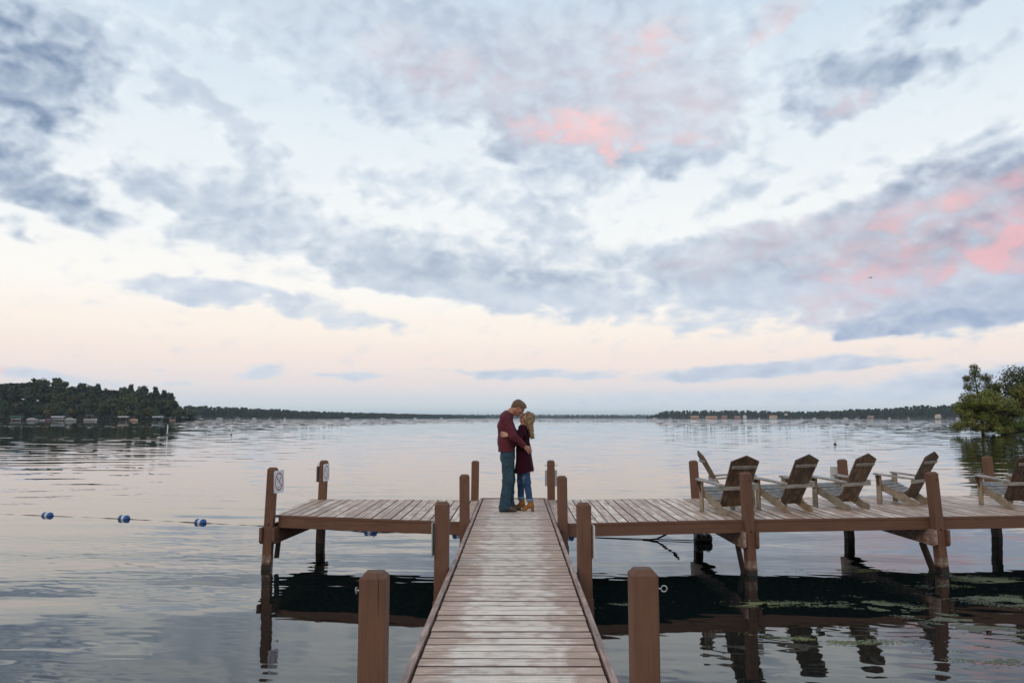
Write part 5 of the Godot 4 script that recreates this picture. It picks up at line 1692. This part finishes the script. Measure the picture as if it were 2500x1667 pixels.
func build_small_things() -> void:
	# mooring spars out on the water
	var white := mat(Color(.75, .75, .74), 0.5)
	for d in [[Vector3(-46.6, 0, -101.5), 1.35, "white marker buoy before the dark left reflections"], [Vector3(-38.4, 0, -102.5), 1.1, "white marker buoy farther right on the open water left of the couple"], [Vector3(27.7, 0, -66.0), 0.62, "small white marker buoy right of the couple above the chairs"]]:
		var t := thing("marker_buoy", d[2], "buoy", d[0], 0.0, "white marker buoys on the lake")
		obj("spar", tube_mesh([Vector3(0, -0.3, 0), Vector3(0, d[1] * 0.45, 0), Vector3(0, d[1], 0)], [0.085, 0.075, 0.05], 10), white, t)
		obj("collar", tube_mesh([Vector3(0, -0.05, 0), Vector3(0, 0.09, 0)], [0.13, 0.12], 12), mat(Color(.06, .06, .07), 0.6), t)
	# a thin branch that hangs from under the dock into the water
	tag(obj("branch", tube_mesh([Vector3(3.0, 0.28, -14.15), Vector3(2.78, 0.12, -14.2), Vector3(2.62, 0.03, -14.25), Vector3(2.45, 0.008, -14.28), Vector3(2.36, 0.012, -14.3)], [0.022, 0.02, 0.018, 0.014, 0.006], 6), mat(Color(.015, .012, .01), 0.8)), "thin dark branch hanging from the dock into the water", "branch")
	# gull
	var g := thing("gull", "small gull flying before the dark cloud on the right", "bird", Vector3(71.5, 30.3, -150.0), 0.5)
	var gm := mat(Color(.25, .24, .22), 0.8)
	obj("body", tube_mesh([Vector3(-0.26, 0, 0), Vector3(-0.14, 0, 0), Vector3(0.08, 0.01, 0), Vector3(0.2, 0.03, 0), Vector3(0.27, 0.03, 0), Vector3(0.33, 0.02, 0)], [0.02, 0.07, 0.085, 0.055, 0.05, 0.012], 8), gm, g)
	for s in [-1.0, 1.0]:
		var st := tool()
		for k in 3:
			var y := [0.0, 0.2, 0.12, -0.12]
			var zz := [0.05, 0.3, 0.52, 0.75]
			var c := [0.12, 0.11, 0.075, 0.01]
			quad(st, [Vector3(c[k], y[k], s * zz[k]), Vector3(c[k + 1] - k * 0.03, y[k + 1], s * zz[k + 1]), Vector3(-c[k + 1] - k * 0.03, y[k + 1], s * zz[k + 1]), Vector3(-c[k], y[k], s * zz[k])], Vector3(0, -2, 0), [Vector2.ZERO, Vector2.ZERO, Vector2.ZERO, Vector2.ZERO])
		obj("wing", done(st), mat(Color(.10, .095, .09), 0.8), g)
	build_weed()

# duckweed and torn water plants that drift in rafts along the right side of the dock
func build_weed() -> void:
	var r := RandomNumberGenerator.new()
	r.seed = 55
	var big := noise(56, 0.30, 3)
	var fine := noise(57, 1.4, 3)
	var st := tool()
	st.set_smooth_group(-1)
	for k in 5: # one sprig of small leaves lying on the surface
		var a := TAU * k / 5.0 + 0.4
		var d := Vector3(cos(a), 0, sin(a))
		var n := Vector3(-d.z, 0, d.x)
		var y := 0.1 + 0.05 * (k % 2)
		quad(st, [Vector3(0, 0.1, 0), d * 0.55 + n * 0.26 + Vector3(0, y + 0.1, 0), d * 1.0 + Vector3(0, y, 0), d * 0.55 - n * 0.26 + Vector3(0, y + 0.1, 0)], d * 0.5 - Vector3(0, 5, 0), [Vector2.ZERO, Vector2.ZERO, Vector2.ZERO, Vector2.ZERO])
	var sprig := done(st)
	# rafts: centre, half length, half width, turn, density
	var rafts := [[4.55, -9.15, 0.75, 0.30, 0.95, 1.25], [5.0, -8.4, 0.75, 0.34, 1.3, 1.3], [5.15, -7.75, 0.8, 0.36, -0.15, 1.6], [2.92, -9.45, 0.35, 0.14, 0.0, 1.0], [6.9, -10.6, 0.9, 0.32, 0.55, 1.3], [6.2, -9.6, 0.9, 0.4, 0.5, 0.8], [4.7, -11.5, 0.9, 0.12, 0.0, 0.6], [5.35, -10.6, 0.8, 0.16, 0.3, 0.5], [2.95, -8.0, 0.5, 0.08, 0.3, 0.5], [3.55, -7.9, 0.5, 0.1, -0.1, 0.5], [1.2, -9.4, 0.35, 0.16, 0.0, 0.7], [4.5, -7.3, 0.6, 0.12, 0.2, 0.4], [3.6, -9.45, 0.6, 0.12, 0.2, 0.5], [5.6, -7.2, 0.6, 0.14, 0.3, 0.5], [3.1, -7.0, 0.4, 0.05, 0.5, 0.35]]
	var at := []
	var col := []
	for q in rafts:
		var n := int(q[2] * q[3] * q[5] * 26000.0)
		for k in n:
			var u := r.randfn() * 0.5
			var v := r.randfn() * 0.5
			var c := cos(q[4])
			var s := sin(q[4])
			var x: float = q[0] + u * q[2] * c - v * q[3] * s
			var z: float = q[1] + u * q[2] * s + v * q[3] * c
			if big.get_noise_2d(x * 2.0, z * 4.0) + fine.get_noise_2d(x * 1.5, z * 3.0) * 0.8 < 0.10:
				continue
			if x < 0.95:
				continue
			var sc := r.randf_range(0.006, 0.013)
			at.append(Transform3D(Basis(Vector3.UP, r.randf() * TAU).scaled(Vector3(sc, sc * 0.5, sc)), Vector3(x, 0.002, z)))
			var g := clampf(0.5 + 0.7 * big.get_noise_2d(x * 1.1 + 30.0, z * 2.0) + 0.25 * r.randfn(), 0.0, 1.0)
			col.append(Color(.14, .15, .10).lerp(Color(.23, .25, .05), g * g))
	var mm := MultiMesh.new()
	mm.transform_format = MultiMesh.TRANSFORM_3D
	mm.use_colors = true
	mm.mesh = sprig
	mm.instance_count = at.size()
	for i in at.size():
		mm.set_instance_transform(i, at[i])
		mm.set_instance_color(i, col[i])
	var o := MultiMeshInstance3D.new()
	o.multimesh = mm
	o.material_override = vmat(0.6)
	o.name = "water_weed"
	add_child(o)
	o.set_meta("kind", "stuff")
	tag(o, "green duckweed and torn water plants drifting in rafts beside the dock", "water plants")

# ================================================================== FAR SHORE: BOATS AND HOUSES
func boat(called: String, label: String, at: Vector3, turn: float, l: float, hullc: Color, topc: Color, kind: int, group := "boats along the far shores") -> void:
	var t := thing(called, label, "boat", at, turn, group)
	var st := tool()
	st.set_smooth_group(-1)
	var secs := [[-0.5, 0.30, 0.16], [-0.15, 0.34, 0.17], [0.2, 0.28, 0.18], [0.42, 0.12, 0.2], [0.5, 0.01, 0.22]]
	for k in 4:
		for s in [-1.0, 1.0]:
			var a: Array = secs[k]
			var b: Array = secs[k + 1]
			var w := 0.42
			quad(st, [Vector3(a[0] * l, 0.02, s * a[1] * w * l * 0.6), Vector3(b[0] * l, 0.02, s * b[1] * w * l * 0.6), Vector3(b[0] * l, b[2] * l * 0.7, s * b[1] * w * l), Vector3(a[0] * l, a[2] * l * 0.7, s * a[1] * w * l)], Vector3(0, 0.1, 0), [Vector2.ZERO, Vector2.ZERO, Vector2.ZERO, Vector2.ZERO])
			tri(st, Vector3(a[0] * l, a[2] * l * 0.66, 0), Vector3(a[0] * l, a[2] * l * 0.66, s * a[1] * w * l), Vector3(b[0] * l, b[2] * l * 0.66, s * b[1] * w * l), Vector3(0, -9, 0))
			tri(st, Vector3(a[0] * l, a[2] * l * 0.66, 0), Vector3(b[0] * l, b[2] * l * 0.66, s * b[1] * w * l), Vector3(b[0] * l, b[2] * l * 0.66, 0), Vector3(0, -9, 0))
	quad(st, [Vector3(-0.5 * l, 0, -0.075 * l), Vector3(-0.5 * l, 0, 0.075 * l), Vector3(-0.5 * l, 0.11 * l, 0.126 * l), Vector3(-0.5 * l, 0.11 * l, -0.126 * l)], Vector3.ZERO, [Vector2.ZERO, Vector2.ZERO, Vector2.ZERO, Vector2.ZERO])
	obj("hull", done(st), mat(hullc, 0.4), t)
	if kind == 0: # cover drawn over the cockpit
		obj("cover", slab_mesh(PackedVector2Array([Vector2(-0.48 * l, 0.1 * l), Vector2(0.3 * l, 0.12 * l), Vector2(0.08 * l, 0.24 * l), Vector2(-0.3 * l, 0.22 * l)]), -0.1 * l, 0.1 * l), mat(topc, 0.7), t)
	elif kind == 1: # pontoon canopy
		obj("canopy", box_mesh(Vector3(-0.1 * l, 0.42 * l, 0), Vector3(0.5 * l, 0.03 * l, 0.26 * l), 0.01 * l), mat(topc, 0.7), t)
		for e in [[-0.32, -1], [-0.32, 1], [0.12, -1], [0.12, 1]]:
			obj("canopy_pole", box_mesh(Vector3(e[0] * l, 0.26 * l, e[1] * 0.11 * l), Vector3(0.012 * l, 0.3 * l, 0.012 * l), 0.001 * l), mat(Color(.4, .4, .4), 0.4, 0.5), t)
	else:
		obj("windscreen", box_mesh(Vector3(0.05 * l, 0.17 * l, 0), Vector3(0.03 * l, 0.08 * l, 0.2 * l), 0.005 * l), mat(topc, 0.2), t)

func boat_lift(label: String, at: Vector3, turn: float, l: float, c: Color) -> void:
	var t := thing("boat_lift", label, "boat lift", at, turn, "covered boat lifts along the left shore")
	var o := PackedVector2Array([Vector2(-1.6, 2.6), Vector2(-1.5, 3.1), Vector2(-0.7, 3.5), Vector2(0.7, 3.5), Vector2(1.5, 3.1), Vector2(1.6, 2.6), Vector2(1.4, 2.9), Vector2(0.6, 3.3), Vector2(-0.6, 3.3), Vector2(-1.4, 2.9)])
	obj("canopy", slab_mesh(o, -l / 2, l / 2, Transform3D(Basis(Vector3.UP, PI / 2), Vector3.ZERO)), mat(c, 0.6), t)
	for e in [[-1, -1], [-1, 1], [1, -1], [1, 1]]:
		obj("post", box_mesh(Vector3(e[0] * l * 0.36, 1.2, e[1] * 1.45), Vector3(0.12, 3.4, 0.12), 0.01), mat(Color(.35, .35, .35), 0.5, 0.4), t)

func house(label: String, at: Vector3, turn: float, w: float, h: float, d: float, wallc: Color, roofc: Color) -> void:
	var t := thing("lake_house", label, "house", at, turn, "houses along the right shore")
	var wall := obj("wall", box_mesh(Vector3(0, h * 0.5, 0), Vector3(w, h, d), 0.05), mat(wallc, 0.8), t)
	var o := PackedVector2Array([Vector2(-d * 0.58, h - 0.2), Vector2(d * 0.58, h - 0.2), Vector2(0, h + d * 0.42)])
	obj("roof", slab_mesh(o, -w * 0.53, w * 0.53, Transform3D(Basis(Vector3.UP, PI / 2), Vector3.ZERO)), mat(roofc, 0.8), t)
	var pane := mat(Color(.03, .04, .05), 0.15)
	var n := maxi(2, int(w / 4.0))
	for k in n:
		obj("window", box_mesh(Vector3(lerpf(-w * 0.36, w * 0.36, k / float(n - 1)), h * 0.58, d * 0.5 + 0.03), Vector3(1.6, h * 0.34, 0.08), 0.01), pane, wall)

func build_shore_things() -> void:
	var white := Color(.50, .50, .50)
	# left point: px along the shore -> x at the water's edge
	var shore := func(x: float) -> Vector3: return Vector3(x, 0.3, -637.5 + 6.0 * sin(x * 0.05) - maxf(0.0, x + 300.0) * 0.8)
	boat_lift("boat lift with a dark green canopy on the left shore", shore.call(-423.0) + Vector3.ZERO, 0.05, 10.5, Color(.02, .12, .075))
	boat("motor_boat", "white boat hanging under the green canopy lift", shore.call(-424.0) + Vector3(0, 0.6, 0), 0.05, 8.0, white, Color(.5, .45, .4), 2)
	boat("motor_boat", "white covered boat right of the green canopy lift", shore.call(-411.0), 0.2, 9.0, white, white, 0)
	boat("motor_boat", "small white boat right of the covered one by the green canopy", shore.call(-402.5), -0.2, 5.5, Color(.65, .65, .7), Color(.3, .4, .5), 2)
	boat_lift("boat lift with a long white canopy on the left shore", shore.call(-387.0), 0.02, 11.5, Color(.52, .54, .56))
	boat("motor_boat", "white boat hanging under the long white canopy", shore.call(-387.0) + Vector3(0, 0.5, 0), 0.02, 9.0, white, Color(.5, .4, .35), 2)
	boat("motor_boat", "white covered boat right of the long white canopy", shore.call(-374.5), 0.1, 9.0, white, white, 0)
	boat("pontoon_boat", "blue and red pontoon boat left of the long white canopy", shore.call(-396.0), 0.0, 6.0, Color(.12, .2, .4), Color(.45, .08, .06), 0)
	boat("pontoon_boat", "pale grey pontoon boat with a raised canopy on the left shore", shore.call(-355.0), -0.05, 11.0, Color(.60, .60, .62), Color(.3, .3, .3), 1)
	boat_lift("boat lift with a pinkish white canopy near the two pale willows", shore.call(-328.0), 0.0, 9.0, Color(.54, .48, .44))
	boat("motor_boat", "white and orange boat beside the pinkish canopy", shore.call(-320.5), 0.1, 6.5, Color(.72, .66, .62), Color(.7, .22, .08), 0)
	boat_lift("boat lift with a grey blue canopy near the tip of the point", shore.call(-302.5), 0.05, 9.0, Color(.42, .47, .54))
	boat("motor_boat", "small red and white boat at the tip of the point", shore.call(-293.5), 0.0, 5.0, Color(.55, .50, .48), Color(.5, .08, .05), 0)
	boat("rowing_boat", "open dark boat lying off the tip of the left point", Vector3(-269.0, 0.0, -645.0), 0.15, 8.5, Color(.16, .14, .12), Color(.5, .45, .4), 2)
	# white boats moored in a row beyond the point
	for k in 7:
		boat("moored_boat", "one of the distant white boats moored beyond the left point", Vector3(-612.0 + k * 13.5, 0.2, -1372.0 - k * 62.0), 0.3 * k, 13.0 - k * 0.4, Color(.8, .8, .8), Color(.7, .7, .7), k % 2, "white boats moored beyond the left point")
	var k2 := 0
	for p in [[-470.0, -2060.0], [-420.0, -2330.0], [-360.0, -2640.0], [-300.0, -2960.0], [-230.0, -3300.0]]:
		boat("moored_boat", "one of the tiny white boats along the distant left shore", Vector3(p[0] + 12.0, 0.2, p[1]), 0.4 * k2, 15.0, Color(.8, .78, .75), Color(.7, .7, .7), 0, "tiny white boats along the distant left shore")
		k2 += 1
	# the right shore
	var tan := Color(.62, .36, .20)
	house("long tan house at the left end of the right shore", Vector3(508, 1.5, -2150), 0.1, 22, 4, 8, tan, Color(.45, .24, .14))
	house("widest tan house on the right shore, low and orange", Vector3(553, 1.0, -2140), 0.0, 30, 3.6, 8, Color(.66, .40, .22), Color(.42, .25, .16))
	house("reddish house beside the widest tan house", Vector3(588, 1.5, -2135), 0.2, 14, 5, 8, Color(.50, .25, .18), Color(.30, .15, .12))
	house("small reddish brown cottage on the right shore", Vector3(622, 1.0, -2125), -0.2, 16, 4, 8, Color(.46, .28, .20), Color(.32, .17, .13))
	house("tall white house with a pale gable on the right shore", Vector3(641, 1.0, -2120), 1.4, 8, 7, 9, Color(.74, .74, .72), Color(.4, .42, .44))
	house("cream house with an orange roof on the right shore", Vector3(700, 1.0, -2060), 0.15, 19, 5, 9, Color(.74, .66, .56), Color(.52, .27, .14))
	house("little white house high among the trees of the right shore", Vector3(728, 9.0, -2040), 0.1, 6, 4, 6, Color(.74, .72, .70), Color(.45, .25, .2))
	house("brown cottage before the rising right shore", Vector3(812, 1.0, -1735), 0.0, 12, 4, 7, Color(.42, .30, .24), Color(.3, .2, .17))
	house("cream house alone near the willow on the right shore", Vector3(868, 2.0, -1560), 0.2, 9, 5, 7, Color(.74, .66, .54), Color(.55, .4, .3))
	house("low red-roofed cottage nearest the willow", Vector3(902, 1.0, -1500), 0.0, 10, 3, 6, Color(.60, .52, .46), Color(.45, .22, .16))
	var k3 := 0
	for p in [[400, -2190], [440, -2170], [668, -2090], [748, -2000], [766, -1960], [776, -1900], [790, -1830], [800, -1790], [826, -1690], [842, -1640], [884, -1530]]:
		boat("moored_boat", "one of the tiny white boats along the right shore", Vector3(p[0], 0.3, p[1] + 14.0), 0.5 * k3, 12.0, Color(.8, .79, .77), Color(.72, .7, .68), k3 % 2, "tiny white boats along the right shore")
		k3 += 1

# ================================================================== THE TREES AT THE RIGHT EDGE
func build_near_trees() -> void:
	var earth := mat(Color(.045, .055, .02), 0.95)
	var rows := []
	for i in 14:
		var x := 64.9 + i * 3.0
		var edge := -103.0 + minf(i * 1.6, 9.0) + sin(i * 1.3) * 0.5
		var row := []
		for e in [[0.6, -0.4], [0.0, 0.35], [-3.0, 0.7], [-12.0, 1.0], [-55.0, 1.0]]:
			row.append(Vector3(x * (edge + e[0]) / edge - (0.0 if i else 0.8), e[1] if i else -0.4, edge + e[0]))
		rows.append(row)
	ground_strip(rows, "right_bank", earth)
	var bark := mat(Color(.035, .027, .02), 0.9)
	var leaf := vmat(0.7)
	leaf.backlight_enabled = true
	leaf.backlight = Color(.2, .24, .08)
	# willow leaning out over the water
	var t := thing("willow_tree", "round dense willow leaning out over the water at the right", "tree", Vector3(66.9, 0.1, -104.4))
	obj("trunk", trunk_mesh(3.6, 0.24, Vector3(-1.6, 0, 0.4), 7, 810, 2.6), bark, t)
	var lobes := []
	var r := RandomNumberGenerator.new()
	r.seed = 811
	for k in 78:
		var a := r.randf() * TAU
		var q := sqrt(r.randf())
		var x := -1.95 + cos(a) * q * 4.2
		var zz := sin(a) * q * 3.4
		var hi := 6.1 * sqrt(maxf(0.0, 1.0 - pow((x + 1.9) / 4.9, 2.0) - pow(zz / 4.6, 2.0)))
		var y := lerpf(0.42 + 0.05 * maxf(0.0, x + 1.0), hi, pow(r.randf(), 0.75))
		var v := 0.75 + 0.5 * r.randf()
		var hue := r.randf()
		lobes.append([Vector3(x, y, zz), Vector3(0.95, 0.8, 0.95) * r.randf_range(0.75, 1.15), Color(.120, .142, .020).lerp(Color(.175, .188, .046), hue) * Color(v, v, v)])
	obj("crown", crown_mesh(lobes, 360, 0.18, 812, 0.5), leaf, t)
	# a taller, thinner tree behind it
	var u := thing("tall_tree", "tall thin open tree rising behind the willow", "tree", Vector3(67.6, -0.3, -110.0))
	obj("trunk", trunk_mesh(8.6, 0.17, Vector3(-0.7, 0, 0), 8, 820, 1.4), bark, u)
	var l2 := []
	for q in [[-0.6, 10.0, .42], [-0.1, 9.5, .5], [-1.0, 9.2, .45], [-0.5, 8.7, .55], [0.1, 8.5, .5], [-1.5, 8.2, .4], [-0.9, 8.0, .5], [-1.3, 7.3, .5], [-0.2, 7.4, .7], [-0.7, 6.6, .8], [-1.9, 8.35, .36], [-1.7, 6.9, .45], [0.2, 6.4, .8]]:
		l2.append([Vector3(q[0] - 0.2, q[1], r.randf_range(-0.6, 0.6)), Vector3(q[2], q[2] * 0.9, q[2]) * 1.35, Color(.075, .098, .020) * r.randf_range(0.8, 1.2)])
	obj("crown", crown_mesh(l2, 130, 0.17, 822, 0.6), leaf, u)
	var w := thing("round_tree", "rounded dark tree just right of the tall thin one", "tree", Vector3(70.0, 0.5, -111.5))
	obj("trunk", trunk_mesh(6.0, 0.2, Vector3(-0.3, 0, 0), 6, 830, 1.5), bark, w)
	var l3 := []
	for k in 20:
		var a := r.randf() * TAU
		var q := r.randf()
		l3.append([Vector3(cos(a) * 1.7 * q - 0.2, lerpf(4.2, 8.6 - 1.2 * q, r.randf()), sin(a) * 1.5 * q), Vector3(.75, .65, .75) * r.randf_range(.8, 1.2), Color(.085, .10, .018) * r.randf_range(0.8, 1.2)])
	obj("crown", crown_mesh(l3, 190, 0.16, 832, 0.6), leaf, w)
	for d in [["maple_tree", "yellowing maple at the right edge beside the willow", Vector3(72.9, 0.6, -106.0), 8.6, 8.0, Color(.125, .112, .012), 840], ["dark_tree", "dark green tree at the right edge behind the maple", Vector3(75.5, 0.8, -112.0), 9.0, 10.4, Color(.052, .066, .014), 850], ["edge_tree", "tall dark tree beyond the right edge of the picture", Vector3(82.0, 0.8, -108.0), 9.0, 10.5, Color(.042, .055, .014), 860]]:
		var m := thing(d[0], d[1], "tree", d[2])
		obj("trunk", trunk_mesh(d[4] * 0.7, 0.26, Vector3(0.3, 0, 0), 7, d[6], 2.4), bark, m)
		var lb := lobes_round(d[3], 1.2, d[4], 40, d[6] + 1, d[5], 0.5)
		obj("crown", crown_mesh(lb, 170, 0.20, d[6] + 2, 0.7), leaf, m)
	# bushes along the bank
	var says := ["low green bush on the bank at the foot of the willow", "broad green bush right of the willow's foot", "green bush on the bank below the yellowing maple", "leafy bush at the bank by the right edge", "bush on the bank outside the right edge"]
	for k in 5:
		var m := thing("bush", says[k], "bush", Vector3(66.3 + k * 1.55, 0.3, -103.0 + minf(k * 0.6, 5.0)), 0.0, "bushes along the right bank")
		obj("stem", trunk_mesh(1.2, 0.06, Vector3.ZERO, 4, 870 + k, 0.6), bark, m)
		obj("foliage", crown_mesh(lobes_round(3.4, -0.1, 2.5 - 0.2 * (k % 2), 14, 880 + k, Color(.09, .14, .022), 0.5), 150, 0.13, 890 + k, 0.6), leaf, m)
